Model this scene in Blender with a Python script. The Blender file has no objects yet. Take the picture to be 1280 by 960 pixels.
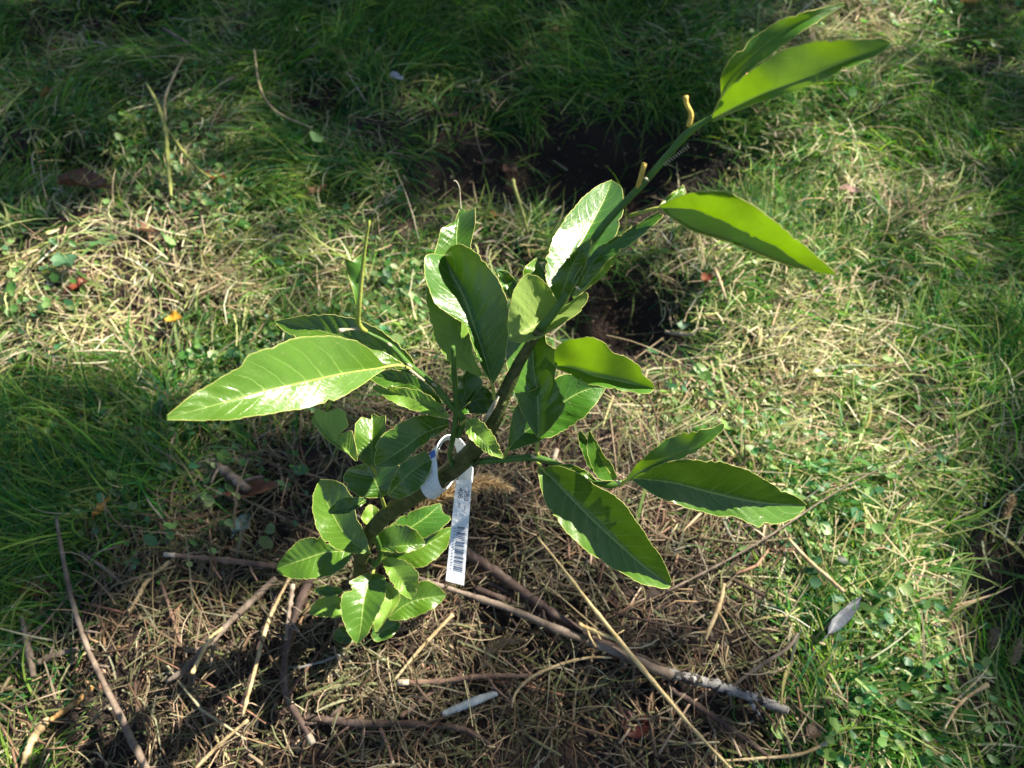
import bpy, math, random
import numpy as np
from mathutils import Vector
random.seed(11); rng = np.random.default_rng(11)
SC = bpy.context.scene; COL = SC.collection
# ------------------------------------------------------------------ camera
H, TH, FPX = 0.95, math.radians(58), 928.0
CAMP = np.array([0, 0, H]); CR = np.array([1., 0, 0])
CF = np.array([0, math.cos(TH), -math.sin(TH)]); CU = np.array([0, math.sin(TH), math.cos(TH)])
cd = bpy.data.cameras.new('camera'); cam = bpy.data.objects.new('camera', cd); COL.objects.link(cam)
cam.location = CAMP; cam.rotation_euler = (math.pi / 2 - TH, 0, 0)
cd.sensor_width = 36; cd.lens = 36 * FPX / 1280; cd.clip_start = 0.02; cd.clip_end = 400
cd.dof.use_dof = True; cd.dof.focus_distance = 0.56; cd.dof.aperture_fstop = 8.5
SC.camera = cam
# ------------------------------------------------------------------ sky, sun, exposure
SUN_EL, SUN_AZ = math.radians(43), math.radians(60)          # azimuth from +Y towards +X
SUN = np.array([math.cos(SUN_EL) * math.sin(SUN_AZ), math.cos(SUN_EL) * math.cos(SUN_AZ), math.sin(SUN_EL)])
w = bpy.data.worlds.new('World'); SC.world = w; w.use_nodes = True
nt = w.node_tree; sky = nt.nodes.new('ShaderNodeTexSky'); sky.sky_type = 'NISHITA'; sky.sun_disc = False
sky.sun_elevation = SUN_EL; sky.sun_rotation = SUN_AZ
bg = nt.nodes['Background']; nt.links.new(sky.outputs[0], bg.inputs[0]); bg.inputs[1].default_value = 0.050
sl = bpy.data.lights.new('sun', 'SUN'); sl.energy = 5.0; sl.angle = math.radians(0.53); sl.color = (1, 0.91, 0.76)
so = bpy.data.objects.new('sun', sl); COL.objects.link(so)
so.rotation_euler = Vector(-SUN).to_track_quat('-Z', 'Y').to_euler()
SC.view_settings.view_transform = 'Standard'; SC.view_settings.look = 'None'
SC.view_settings.gamma = 1; SC.view_settings.use_curve_mapping = False; SC.view_settings.exposure = 1.7
SC.cycles.use_denoising = True; SC.cycles.max_bounces = 8; SC.cycles.transmission_bounces = 4
SC.cycles.caustics_reflective = False; SC.cycles.caustics_refractive = False; SC.cycles.sample_clamp_indirect = 4

# ------------------------------------------------------------------ helpers
def unproj(px, py, d):
    px = np.asarray(px, float); py = np.asarray(py, float); d = np.asarray(d, float)
    return CAMP + d[..., None] * (CF + ((px - 640) / FPX)[..., None] * CR + ((480 - py) / FPX)[..., None] * CU)
def proj(P):
    q = np.asarray(P, float) - CAMP; z = np.maximum(q @ CF, 0.05)
    return 640 + FPX * (q @ CR) / z, 480 - FPX * (q @ CU) / z, z
_T = rng.random((64, 64))
def vnoise(x, y, s, o=0):
    x = np.asarray(x) * s + 13.7 + o * 7.3; y = np.asarray(y) * s + 5.1 + o * 3.9
    xi = np.floor(x).astype(int); yi = np.floor(y).astype(int); fx = x - xi; fy = y - yi
    fx = fx * fx * (3 - 2 * fx); fy = fy * fy * (3 - 2 * fy)
    a = _T[xi % 64, yi % 64]; b = _T[(xi + 1) % 64, yi % 64]; c = _T[xi % 64, (yi + 1) % 64]; d = _T[(xi + 1) % 64, (yi + 1) % 64]
    return (a * (1 - fx) + b * fx) * (1 - fy) + (c * (1 - fx) + d * fx) * fy - 0.5
def grid(s):
    return np.array([[int(c) for c in r.split()] for r in s.strip().split('\n')], float) / 9
# what grows and what shades where, on a coarse map of the ground (12 x 16 cells over the photographed patch)
SHADE = grid('''9 9 9 9 9 9 9 9 9 9 9 9 8 3 5 8
9 9 9 9 9 9 9 9 9 9 9 8 5 5 9 9
9 9 8 8 9 9 9 9 9 9 9 7 2 2 6 9
9 8 6 7 7 6 4 2 4 7 6 3 1 2 3 6
2 1 0 1 4 2 1 1 5 9 5 1 1 2 4 7
1 0 1 2 3 2 2 2 3 4 2 0 0 0 3 6
8 8 8 8 8 7 6 5 3 1 0 0 0 2 6 9
9 9 9 9 9 8 6 4 2 1 0 0 0 1 5 9
9 9 8 9 9 8 6 3 1 1 1 0 0 0 5 9
9 9 8 8 8 8 7 5 4 3 3 3 1 0 5 9
9 8 8 8 8 8 8 7 6 6 6 5 2 0 5 9
7 6 7 9 9 8 8 7 7 7 7 6 5 3 7 9''')
GREEN = grid('''5 5 5 6 7 8 8 8 8 8 6 5 3 3 4 5
5 5 4 5 7 8 8 7 6 4 5 8 8 6 6 6
5 4 5 5 7 6 5 2 1 1 3 8 8 7 7 6
4 2 2 4 8 6 4 4 5 3 4 7 7 7 8 7
1 0 0 2 6 5 5 5 4 1 4 7 7 7 8 8
4 3 3 4 4 4 5 5 3 2 4 7 6 6 8 8
8 8 8 6 4 3 2 2 2 3 4 7 7 7 7 8
9 9 8 3 1 0 0 0 0 0 2 6 8 8 7 7
9 6 2 1 0 0 0 0 0 0 0 3 8 7 7 3
7 3 0 0 0 0 0 0 0 0 0 2 8 7 6 3
6 1 0 0 0 0 0 0 0 0 0 0 4 5 5 4
3 0 0 0 0 0 0 0 0 0 0 1 4 6 6 4''')
DRY = grid('''4 3 3 4 3 2 2 1 1 2 3 4 6 7 4 3
4 4 3 6 4 2 2 2 2 2 2 3 4 5 4 4
3 4 6 5 3 3 3 2 1 1 2 3 5 6 5 4
7 8 7 6 3 4 4 4 4 3 4 4 4 5 5 4
9 9 9 9 5 4 4 4 5 3 5 7 8 6 4 3
7 7 5 4 4 4 4 4 4 3 7 8 9 7 4 3
3 3 3 4 5 6 5 5 5 6 7 7 7 6 4 3
1 1 3 6 7 8 8 8 8 8 8 7 6 5 4 3
1 3 7 8 8 8 8 8 9 9 8 7 6 7 5 2
3 6 8 8 8 8 8 8 9 9 9 8 6 7 5 2
5 8 8 8 8 8 8 8 8 9 9 8 6 6 5 3
6 8 8 8 8 8 8 8 8 9 9 8 6 6 5 3''')
WEED = grid('''3 3 2 1 1 1 0 0 0 0 1 2 2 4 5 2
3 4 3 1 1 1 0 0 0 0 1 1 0 1 1 1
2 3 3 5 3 1 0 0 0 0 0 0 1 1 1 1
2 2 3 5 6 3 2 1 1 0 0 1 1 1 1 1
3 2 2 4 8 7 4 2 1 0 1 1 1 1 1 1
6 5 5 6 7 6 3 2 1 0 2 1 1 1 1 1
4 3 5 5 4 3 2 2 2 3 3 3 2 1 1 1
1 1 3 4 3 1 0 0 0 0 2 3 4 3 1 1
0 1 2 2 1 0 0 0 0 0 1 3 5 4 2 1
1 1 1 0 0 0 0 0 0 0 0 1 4 5 3 2
0 0 0 0 0 0 0 0 0 0 0 1 3 5 3 2
1 0 0 0 0 0 0 0 0 0 0 1 2 4 3 2''')
MULCH = grid('''0 0 0 0 0 0 0 0 0 0 0 0 0 0 0 0
0 0 0 0 0 0 0 0 0 0 0 0 0 0 0 0
0 0 0 0 0 0 0 0 0 0 0 0 0 0 0 0
0 0 0 0 0 0 0 0 0 0 0 0 0 0 0 0
0 0 0 0 0 0 0 0 0 0 0 0 0 0 0 0
0 0 0 0 0 0 0 0 0 1 1 0 0 0 0 0
0 0 0 1 4 6 6 5 4 3 2 0 0 0 0 0
0 0 2 6 9 9 9 9 9 8 5 1 0 0 0 0
0 3 8 9 9 9 9 9 9 9 8 4 1 0 0 1
2 7 9 9 9 9 9 9 9 9 9 6 1 0 0 1
4 9 9 9 9 9 9 9 9 9 9 8 2 1 0 0
6 9 9 9 9 9 9 9 9 9 9 8 3 1 0 0''')
def fld(g, x, y):
    px, py, _ = proj(np.stack([x, y, np.zeros_like(x)], -1))
    u = np.clip((px - 40) / 80, 0, 14.999); v = np.clip((py - 40) / 80, 0, 10.999)
    i = u.astype(int); j = v.astype(int); fu = u - i; fv = v - j
    return (g[j, i] * (1 - fu) + g[j, i + 1] * fu) * (1 - fv) + (g[j + 1, i] * (1 - fu) + g[j + 1, i + 1] * fu) * fv
def gpt0(px, py):
    dz = -math.sin(TH) + math.cos(TH) * (480 - py) / FPX
    return unproj(px, py, np.array(H / -dz))
HOLES = [(gpt0(x, y), a, b, d) for x, y, a, b, d in [(680, 180, .25, .13, .10), (830, 185, .20, .14, .10), (775, 390, .10, .09, .10),
    (95, 215, .11, .06, .06), (40, 60, .08, .08, .05), (560, 215, .08, .05, .05), (190, 25, .12, .10, .06), (1255, 740, .10, .13, .06), (405, 130, .06, .05, .04), (440, 245, .05, .04, .04), (640, 320, .05, .04, .03), (265, 575, .04, .03, .03)]]
def holef(x, y):
    z = np.zeros_like(x)
    for c, a, b, d in HOLES:
        z = z + d * np.exp(-(((x - c[0]) / a) ** 2 + ((y - c[1]) / b) ** 2) ** 1.3)
    return z
def zg(x, y):
    x = np.asarray(x, float); y = np.asarray(y, float)
    z = 0.05 * vnoise(x, y, 2.1) + 0.03 * vnoise(x, y, 5.5, 1) + 0.014 * vnoise(x, y, 14, 2) + 0.006 * vnoise(x, y, 40, 3)
    z = z + 0.075 * np.exp(-(((x + .02) / .50) ** 2 + ((y - .30) / .36) ** 2) ** 1.5)
    far = np.clip((np.hypot(x, y) - 3) / 40, 0, 1)
    return z - holef(x, y) + far * 4 * vnoise(x, y, .05, 4)
def gp(px, py, h=0.0):
    d = 1.0
    for _ in range(8):
        dz = -math.sin(TH) + math.cos(TH) * (480 - py) / FPX
        P = unproj(px, py, np.array(d)); d = (H - float(zg(P[0], P[1])) - h) / -dz
    return unproj(px, py, np.array(d))
def crv(pts, n):
    P = np.array(pts, float)
    if len(P) == 2: return P[0] + (P[1] - P[0]) * np.linspace(0, 1, n)[:, None]
    L = np.r_[0, np.cumsum(np.hypot(*(np.diff(P[:, :2], axis=0).T)) + 1e-9)]; t = np.linspace(0, L[-1], n)
    Q = np.vstack([2 * P[0] - P[1], P, 2 * P[-1] - P[-2]]); out = []
    for tt in t:
        i = min(max(np.searchsorted(L, tt) - 1, 0), len(P) - 2); u = (tt - L[i]) / (L[i + 1] - L[i] + 1e-12)
        a, b, c, d = Q[i], Q[i + 1], Q[i + 2], Q[i + 3]
        out.append(.5 * (2 * b + (c - a) * u + (2 * a - 5 * b + 4 * c - d) * u * u + (3 * b - a - 3 * c + d) * u ** 3))
    return np.array(out)
def lin(pts, n):
    P = np.array(pts, float); L = np.r_[0, np.cumsum(np.hypot(*(np.diff(P[:, :2], axis=0).T)) + 1e-9)]; t = np.linspace(0, L[-1], n)
    return np.stack([np.interp(t, L, P[:, k]) for k in range(P.shape[1])], 1)
def mesh(name, V, F, mats, uv=None, mi=None, smooth=True, cols=None):
    m = bpy.data.meshes.new(name); m.from_pydata([tuple(v) for v in V], [], F)
    for a in (mats if isinstance(mats, (list, tuple)) else [mats]): m.materials.append(a)
    if mi is not None: m.polygons.foreach_set('material_index', mi)
    if smooth: m.polygons.foreach_set('use_smooth', [True] * len(F))
    if uv is not None:
        l = m.uv_layers.new(name='leafuv'); idx = np.zeros(len(m.loops), int); m.loops.foreach_get('vertex_index', idx)
        l.data.foreach_set('uv', np.asarray(uv, float)[idx].ravel())
    if cols is not None:
        ca = m.color_attributes.new('Col', 'FLOAT_COLOR', 'POINT'); ca.data.foreach_set('color', np.asarray(cols, float).ravel())
    m.update(); return m
def quads(name, V, nb, rows, mat, cols, smooth=True):
    """nb strips with `rows` rows of 2 verts each -> one mesh, fast"""
    base = (np.arange(nb) * rows * 2)[:, None, None]; r = (np.arange(rows - 1) * 2)[None, :, None]
    F = (base + r + np.array([0, 1, 3, 2])[None, None, :]).reshape(-1, 4)
    return fastmesh(name, V, F, mat, cols, smooth)
def fastmesh(name, V, F, mat, cols, smooth=True):
    m = bpy.data.meshes.new(name); k = F.shape[1]
    m.vertices.add(len(V)); m.vertices.foreach_set('co', np.asarray(V, np.float32).ravel())
    m.loops.add(F.size); m.loops.foreach_set('vertex_index', F.astype(np.int32).ravel())
    m.polygons.add(len(F)); m.polygons.foreach_set('loop_start', np.arange(0, F.size, k, dtype=np.int32)); m.polygons.foreach_set('loop_total', np.full(len(F), k, np.int32))
    if smooth: m.polygons.foreach_set('use_smooth', np.ones(len(F), bool))
    m.materials.append(mat); m.update(calc_edges=True)
    ca = m.color_attributes.new('Col', 'FLOAT_COLOR', 'POINT'); ca.data.foreach_set('color', np.c_[cols, np.ones(len(cols))].astype(np.float32).ravel())
    return m
def link(name, m, parent=None, label=None, cat=None, group=None, kind=None):
    o = bpy.data.objects.new(name, m); COL.objects.link(o)
    if parent: o.parent = parent
    for k, v in (('label', label), ('category', cat), ('group', group), ('kind', kind)):
        if v: o[k] = v
    return o
def tube_geo(P, R, n=8, cap=True, wob=0.0):
    P = np.array(P, float); R = np.broadcast_to(np.array(R, float), (len(P),)); T = np.gradient(P, axis=0); T /= np.linalg.norm(T, axis=1)[:, None] + 1e-12
    a = np.array([0, 0, 1.]) if abs(T[0][2]) < .9 else np.array([1., 0, 0]); V = []; F = []
    for i in range(len(P)):
        a = a - T[i] * (a @ T[i]); a /= np.linalg.norm(a); b = np.cross(T[i], a)
        for k in range(n):
            an = 2 * math.pi * k / n; rr = R[i] * (1 + wob * (random.random() - .5)); V.append(P[i] + rr * (a * math.cos(an) + b * math.sin(an)))
        if i:
            for k in range(n):
                F.append(((i - 1) * n + k, (i - 1) * n + (k + 1) % n, i * n + (k + 1) % n, i * n + k))
    if cap:
        F.append(tuple(range(n))[::-1]); F.append(tuple(range((len(P) - 1) * n, len(P) * n)))
    return V, F
class Geo:
    def __init__(s): s.V = []; s.F = []; s.mi = []; s.uv = []
    def add(s, V, F, mi=0, uv=None):
        o = len(s.V); s.V += [tuple(v) for v in V]; s.F += [tuple(i + o for i in f) for f in F]; s.mi += [mi] * len(F)
        s.uv += list(uv) if uv is not None else [(0.5, 0.5)] * len(V)
    def build(s, name, mats, smooth=True): return mesh(name, s.V, s.F, mats, s.uv, s.mi, smooth)

# ------------------------------------------------------------------ materials
def newmat(name):
    m = bpy.data.materials.new(name); m.use_nodes = True; return m, m.node_tree, m.node_tree.nodes['Principled BSDF'], m.node_tree.nodes['Material Output']
def nd(t, typ, **k):
    n = t.nodes.new(typ)
    for a, b in k.items(): setattr(n, a, b)
    return n
def mth(t, op, a, b=None, c=None, clamp=False):
    n = t.nodes.new('ShaderNodeMath'); n.operation = op; n.use_clamp = clamp
    for i, x in enumerate((a, b, c)):
        if x is None: continue
        if isinstance(x, (int, float)): n.inputs[i].default_value = x
        else: t.links.new(x, n.inputs[i])
    return n.outputs[0]
def mixc(t, f, a, b):
    n = t.nodes.new('ShaderNodeMix'); n.data_type = 'RGBA'
    for i, x in ((0, f), (6, a), (7, b)):
        if isinstance(x, (int, float)): n.inputs[i].default_value = x
        elif isinstance(x, tuple): n.inputs[i].default_value = (*x, 1)
        else: t.links.new(x, n.inputs[i])
    return n.outputs[2]
def noise(t, scale, detail=4, co=None, dist=0):
    n = t.nodes.new('ShaderNodeTexNoise'); n.inputs['Scale'].default_value = scale; n.inputs['Detail'].default_value = detail; n.inputs['Distortion'].default_value = dist
    if co is None: co = t.nodes.new('ShaderNodeTexCoord').outputs['Object']
    t.links.new(co, n.inputs['Vector']); return n.outputs[0]
def ramp(t, f, *st):
    n = t.nodes.new('ShaderNodeValToRGB'); e = n.color_ramp.elements
    while len(e) < len(st): e.new(.5)
    for q, (p, c) in zip(e, st): q.position = p; q.color = (*c, 1)
    t.links.new(f, n.inputs[0]); return n.outputs[0]
def leaf_mat(name, dark, mid, young, trans, tf=.33, rough=.24):
    m, t, b, out = newmat(name)
    uv = nd(t, 'ShaderNodeUVMap', uv_map='leafuv').outputs[0]; sx = nd(t, 'ShaderNodeSeparateXYZ'); t.links.new(uv, sx.inputs[0])
    a = mth(t, 'ABSOLUTE', mth(t, 'MULTIPLY', mth(t, 'SUBTRACT', sx.outputs[0], .5), 2.0)); v = sx.outputs[1]
    nz = noise(t, 45, 3); nz2 = noise(t, 12, 4); nz3 = noise(t, 420, 3)
    ph = mth(t, 'ADD', mth(t, 'MULTIPLY', v, 11.0), mth(t, 'ADD', mth(t, 'MULTIPLY', mth(t, 'POWER', a, 1.3), -1.9), mth(t, 'MULTIPLY', nz, .9)))
    dv = mth(t, 'ABSOLUTE', mth(t, 'SUBTRACT', mth(t, 'FRACT', ph), .5))        # 0 on a side vein
    vein = mth(t, 'MULTIPLY', mth(t, 'SUBTRACT', 1.0, mth(t, 'DIVIDE', dv, .055), clamp=True), mth(t, 'SUBTRACT', 1.0, mth(t, 'MULTIPLY', a, .9), clamp=True))
    vor = nd(t, 'ShaderNodeTexVoronoi', feature='DISTANCE_TO_EDGE'); vor.inputs['Scale'].default_value = 330
    t.links.new(nd(t, 'ShaderNodeTexCoord').outputs['Object'], vor.inputs['Vector'])
    ret = mth(t, 'SUBTRACT', 1.0, mth(t, 'DIVIDE', vor.outputs[0], .09), clamp=True)
    rib = mth(t, 'SUBTRACT', 1.0, mth(t, 'DIVIDE', a, .045), clamp=True)
    rim = mth(t, 'MULTIPLY', mth(t, 'SUBTRACT', a, .965, clamp=True), 20.0, clamp=True)  # edge mask, tinted pale below to imitate rim light
    info = nd(t, 'ShaderNodeObjectInfo')
    base = mixc(t, nz2, dark, mid); base = mixc(t, mth(t, 'MULTIPLY', info.outputs['Random'], .35), base, young)
    spot = mth(t, 'GREATER_THAN', noise(t, 160, 2), .72)
    base = mixc(t, mth(t, 'MULTIPLY', spot, .35), base, (.12, .16, .03)); base = mixc(t, mth(t, 'MULTIPLY', mth(t, 'GREATER_THAN', noise(t, 260, 3), .69), .25), base, (.3, .27, .16))
    base = mixc(t, mth(t, 'MULTIPLY', vein, .6), base, (.24, .38, .08)); base = mixc(t, mth(t, 'MULTIPLY', ret, .07), base, (.2, .3, .06))
    base = mixc(t, mth(t, 'MULTIPLY', rib, .8), base, (.34, .44, .12)); base = mixc(t, mth(t, 'MULTIPLY', rim, .45), base, (.5, .55, .2))
    geo = nd(t, 'ShaderNodeNewGeometry')
    under = mixc(t, mth(t, 'MAXIMUM', rib, mth(t, 'MULTIPLY', vein, .8)), (.22, .33, .07), (.46, .54, .18))
    col = mixc(t, geo.outputs['Backfacing'], base, under)
    t.links.new(col, b.inputs['Base Color'])
    rr = mth(t, 'ADD', mth(t, 'MULTIPLY', nz, .22), rough - .07); rr = mth(t, 'ADD', rr, mth(t, 'MULTIPLY', geo.outputs['Backfacing'], .28))
    t.links.new(rr, b.inputs['Roughness']); b.inputs['Specular IOR Level'].default_value = .55
    hgt = mth(t, 'ADD', mth(t, 'MULTIPLY', mth(t, 'MAXIMUM', vein, rib), -.6), mth(t, 'ADD', mth(t, 'MULTIPLY', ret, -.10), mth(t, 'MULTIPLY', nz, 1.3)))
    hgt = mth(t, 'ADD', hgt, mth(t, 'MULTIPLY', nz3, .03))
    bp = nd(t, 'ShaderNodeBump'); bp.inputs['Strength'].default_value = .6; bp.inputs['Distance'].default_value = .0005
    t.links.new(hgt, bp.inputs['Height']); t.links.new(bp.outputs[0], b.inputs['Normal'])
    tr = nd(t, 'ShaderNodeBsdfTranslucent'); tc = mixc(t, mth(t, 'MAXIMUM', mth(t, 'MULTIPLY', vein, .6), rib), trans, tuple(x * .6 for x in trans)); big = nd(t, 'ShaderNodeMapRange', clamp=True); t.links.new(noise(t, 28, 4), big.inputs[0]); big.inputs[1].default_value = .38; big.inputs[2].default_value = .62; tc = mixc(t, mth(t, 'MULTIPLY', big.outputs[0], .75), tc, tuple(x * .4 for x in trans)); tc = mixc(t, mth(t, 'MULTIPLY', ret, .25), tc, tuple(x * .5 for x in trans)); t.links.new(tc, tr.inputs[0])  # noise patches darken the transmitted colour, imitating shadows cast on the blade
    mx = nd(t, 'ShaderNodeMixShader'); mx.inputs[0].default_value = tf
    t.links.new(b.outputs[0], mx.inputs[1]); t.links.new(tr.outputs[0], mx.inputs[2]); t.links.new(mx.outputs[0], out.inputs[0]); return m
LEAF = leaf_mat('citrus_leaf', (.014, .068, .007), (.045, .14, .010), (.14, .24, .015), (.18, .40, .006), .10, .23)
GLOW = leaf_mat('thin_citrus_leaf', (.03, .11, .014), (.055, .17, .018), (.10, .22, .025), (.30, .56, .006), .29, .29)
YOUNG = leaf_mat('young_citrus_leaf', (.12, .26, .03), (.18, .34, .04), (.25, .40, .06), (.42, .62, .04), .30, .34)
def vmat(name, tf=.3, rough=.55, spec=.3, mulc=(1.4, 1.9, .8)):
    m, t, b, out = newmat(name); at = nd(t, 'ShaderNodeVertexColor', layer_name='Col')
    c = mixc(t, mth(t, 'MULTIPLY', noise(t, 700, 2), .5), at.outputs[0], (.02, .02, .01))
    t.links.new(c, b.inputs['Base Color']); b.inputs['Roughness'].default_value = rough; b.inputs['Specular IOR Level'].default_value = spec
    if tf:
        tr = nd(t, 'ShaderNodeBsdfTranslucent'); mu = nd(t, 'ShaderNodeMix', data_type='RGBA', blend_type='MULTIPLY'); mu.inputs[0].default_value = 1
        t.links.new(at.outputs[0], mu.inputs[6]); mu.inputs[7].default_value = (*mulc, 1); t.links.new(mu.outputs[2], tr.inputs[0])
        mx = nd(t, 'ShaderNodeMixShader'); mx.inputs[0].default_value = tf
        t.links.new(b.outputs[0], mx.inputs[1]); t.links.new(tr.outputs[0], mx.inputs[2]); t.links.new(mx.outputs[0], out.inputs[0])
    return m
GRASS = vmat('grass_blades', .38, .55, .22, (1.5, 2.0, .5)); STRAW = vmat('dry_straw', .2, .6, .3, (1.3, 1.25, 1.1)); LITTER = vmat('mulch_litter', 0, .75, .2); WEEDM = vmat('weed_leaves', .35, .45, .4)
def bark(name, c1, c2, c3=None, scale=60, rough=.75, bump=.5, patch=None):
    m, t, b, out = newmat(name); co = nd(t, 'ShaderNodeTexCoord').outputs['Object']
    n1 = noise(t, scale, 5, co, .6); n2 = noise(t, scale * 6, 3, co)
    c = ramp(t, n1, (.32, c1), (.62, c2)) if c3 is None else ramp(t, n1, (.3, c1), (.5, c2), (.68, c3))
    c = mixc(t, mth(t, 'MULTIPLY', n2, .45), c, tuple(x * .4 for x in c1))
    if patch: c = mixc(t, mth(t, 'GREATER_THAN', noise(t, 95, 5, co, 1.2), .54), c, patch)
    t.links.new(c, b.inputs['Base Color']); b.inputs['Roughness'].default_value = rough; b.inputs['Specular IOR Level'].default_value = .3
    bp = nd(t, 'ShaderNodeBump'); bp.inputs['Strength'].default_value = bump; bp.inputs['Distance'].default_value = .0015
    t.links.new(mth(t, 'ADD', n1, n2), bp.inputs['Height']); t.links.new(bp.outputs[0], b.inputs['Normal']); return m
M_TRUNK = bark('sapling_bark', (.036, .050, .014), (.075, .095, .022), (.14, .14, .05), 130, .6, 1.0)
M_STEM = bark('green_stem', (.05, .12, .02), (.09, .19, .035), None, 70, .45, .2)
M_PET = bark('yellow_green_petiole', (.26, .33, .05), (.42, .46, .10), None, 120, .5, .2)
M_RIM = bark('painted_rim_light', (.42, .46, .10), (.62, .62, .20), None, 200, .5, .2)  # pale yellow stands in for sunlight catching the leaf edges
M_STUB = bark('cut_yellow_stub', (.55, .34, .05), (.75, .55, .14), None, 150, .6, .3)
M_SCAR = bark('pale_scar', (.42, .36, .22), (.6, .55, .4), None, 150, .8, .4)
M_GREY = bark('grey_brown_twig', (.09, .068, .05), (.19, .145, .11), (.31, .25, .20), 55)
M_DARK = bark('dark_purple_twig', (.035, .024, .02), (.085, .055, .045), (.17, .125, .10), 50)
M_TAN = bark('tan_straw_stalk', (.28, .19, .09), (.46, .35, .19), (.6, .5, .3), 60, .5)
M_GOLD = bark('golden_straw_stalk', (.42, .29, .11), (.66, .52, .27), None, 60, .4)
M_PINK = bark('pinkish_twig', (.13, .075, .055), (.27, .175, .125), None, 60)
M_SILVER = bark('silver_bark', (.13, .12, .11), (.24, .23, .22), (.34, .33, .32), 45, .8, .6, (.025, .022, .022))
M_YGREEN = bark('yellow_green_stalk', (.16, .19, .04), (.32, .33, .10), None, 50, .5)
M_CUT = bark('pale_cut_wood', (.36, .29, .20), (.6, .52, .40), None, 120)
M_ORANGE = bark('orange_brown_stalk', (.30, .15, .045), (.5, .30, .11), (.62, .42, .2), 110)
M_CHIP = bark('grey_white_chip', (.30, .33, .34), (.5, .54, .55), None, 90)
M_TREE = bark('tree_bark', (.10, .08, .06), (.2, .16, .12), None, 8)
def deadmat(name, c1, c2, tf=.25, rough=.55):
    m, t, b, out = newmat(name); n = noise(t, 110, 5, None, .8); c = ramp(t, n, (.3, c1), (.68, c2)); t.links.new(c, b.inputs['Base Color']); b.inputs['Roughness'].default_value = rough
    bp = nd(t, 'ShaderNodeBump'); bp.inputs['Strength'].default_value = .5; bp.inputs['Distance'].default_value = .002; t.links.new(n, bp.inputs['Height']); t.links.new(bp.outputs[0], b.inputs['Normal'])
    tr = nd(t, 'ShaderNodeBsdfTranslucent'); t.links.new(c, tr.inputs[0]); mx = nd(t, 'ShaderNodeMixShader'); mx.inputs[0].default_value = tf
    t.links.new(b.outputs[0], mx.inputs[1]); t.links.new(tr.outputs[0], mx.inputs[2]); t.links.new(mx.outputs[0], out.inputs[0]); return m
def simple(name, c, rough=.5, tf=0):
    return deadmat(name, tuple(x * .88 for x in c), c, tf, rough)

# ground: soil near, turf colours far
m, t, b, out = newmat('soil_and_turf'); co = nd(t, 'ShaderNodeTexCoord').outputs['Object']
n1 = noise(t, 9, 8, co, .4); n2 = noise(t, 120, 4, co); soil = ramp(t, n1, (.3, (.012, .007, .005)), (.55, (.034, .020, .014)), (.75, (.06, .036, .025)))
soil = mixc(t, mth(t, 'MULTIPLY', n2, .6), soil, (.012, .009, .007)); turf = ramp(t, noise(t, 3, 8, co), (.3, (.03, .055, .015)), (.6, (.07, .10, .03)), (.75, (.18, .15, .08)))
ln = nd(t, 'ShaderNodeVectorMath', operation='LENGTH'); t.links.new(co, ln.inputs[0])
t.links.new(mixc(t, mth(t, 'DIVIDE', mth(t, 'SUBTRACT', ln.outputs['Value'], 1.9), 1.0, clamp=True), soil, turf), b.inputs['Base Color']); b.inputs['Roughness'].default_value = .95
bp = nd(t, 'ShaderNodeBump'); bp.inputs['Strength'].default_value = .9; bp.inputs['Distance'].default_value = .01; t.links.new(mth(t, 'ADD', n2, n1), bp.inputs['Height']); t.links.new(bp.outputs[0], b.inputs['Normal'])
M_SOIL = m
# ------------------------------------------------------------------ ground
c = np.arange(-2.4, 2.4, .02); far = 2.4 + np.cumsum(.05 * 1.28 ** np.arange(1, 26)); xs = np.r_[-far[::-1], c, far]; ys = np.r_[-far[::-1] + .6, c + .6, far + .6]
X, Y = np.meshgrid(xs, ys, indexing='ij'); Z = zg(X, Y) + np.where(np.hypot(X, Y - .6) < 2.3, .012 * (rng.random(X.shape) - .5), 0)
nx, ny = X.shape; I = np.arange(nx * ny).reshape(nx, ny); F = np.stack([I[:-1, :-1], I[1:, :-1], I[1:, 1:], I[:-1, 1:]], -1).reshape(-1, 4)
V = np.stack([X, Y, Z], -1).reshape(-1, 3)
link('ground', fastmesh('ground', V, F, M_SOIL, np.zeros((len(V), 3))), kind='structure')

# ------------------------------------------------------------------ the sapling
sap = bpy.data.objects.new('citrus_sapling', None); COL.objects.link(sap); base_w = unproj(436, 770, np.array(.878)); SAPLOC = base_w.copy()
sap['label'] = 'young citrus sapling with glossy green leaves leaning over the twig mulch'; sap['category'] = 'sapling'
sap.location = base_w
def local(V): return np.asarray(V) - SAPLOC
PLANT = []
def splink(name, m, label=None):
    return link(name, m, sap, label)
def pxtube(pts, n, sides=8, wob=.06):
    """pts: (px, py, depth, width px)"""
    Q = crv(pts, n); P = unproj(Q[:, 0], Q[:, 1], Q[:, 2]); R = Q[:, 3] * Q[:, 2] / FPX / 2
    PLANT.append(P); return tube_geo(local(P), R, sides, True, wob)
g = Geo()
g.add(*pxtube([(446, 800, .90, 17), (448, 745, .85, 17), (455, 682, .745, 18), (478, 648, .69, 20), (510, 625, .64, 22), (548, 600, .595, 24), (585, 570, .56, 24), (612, 533, .53, 22), (633, 487, .51, 18), (652, 448, .495, 14), (676, 410, .475, 12)], 60, 12))
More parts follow.
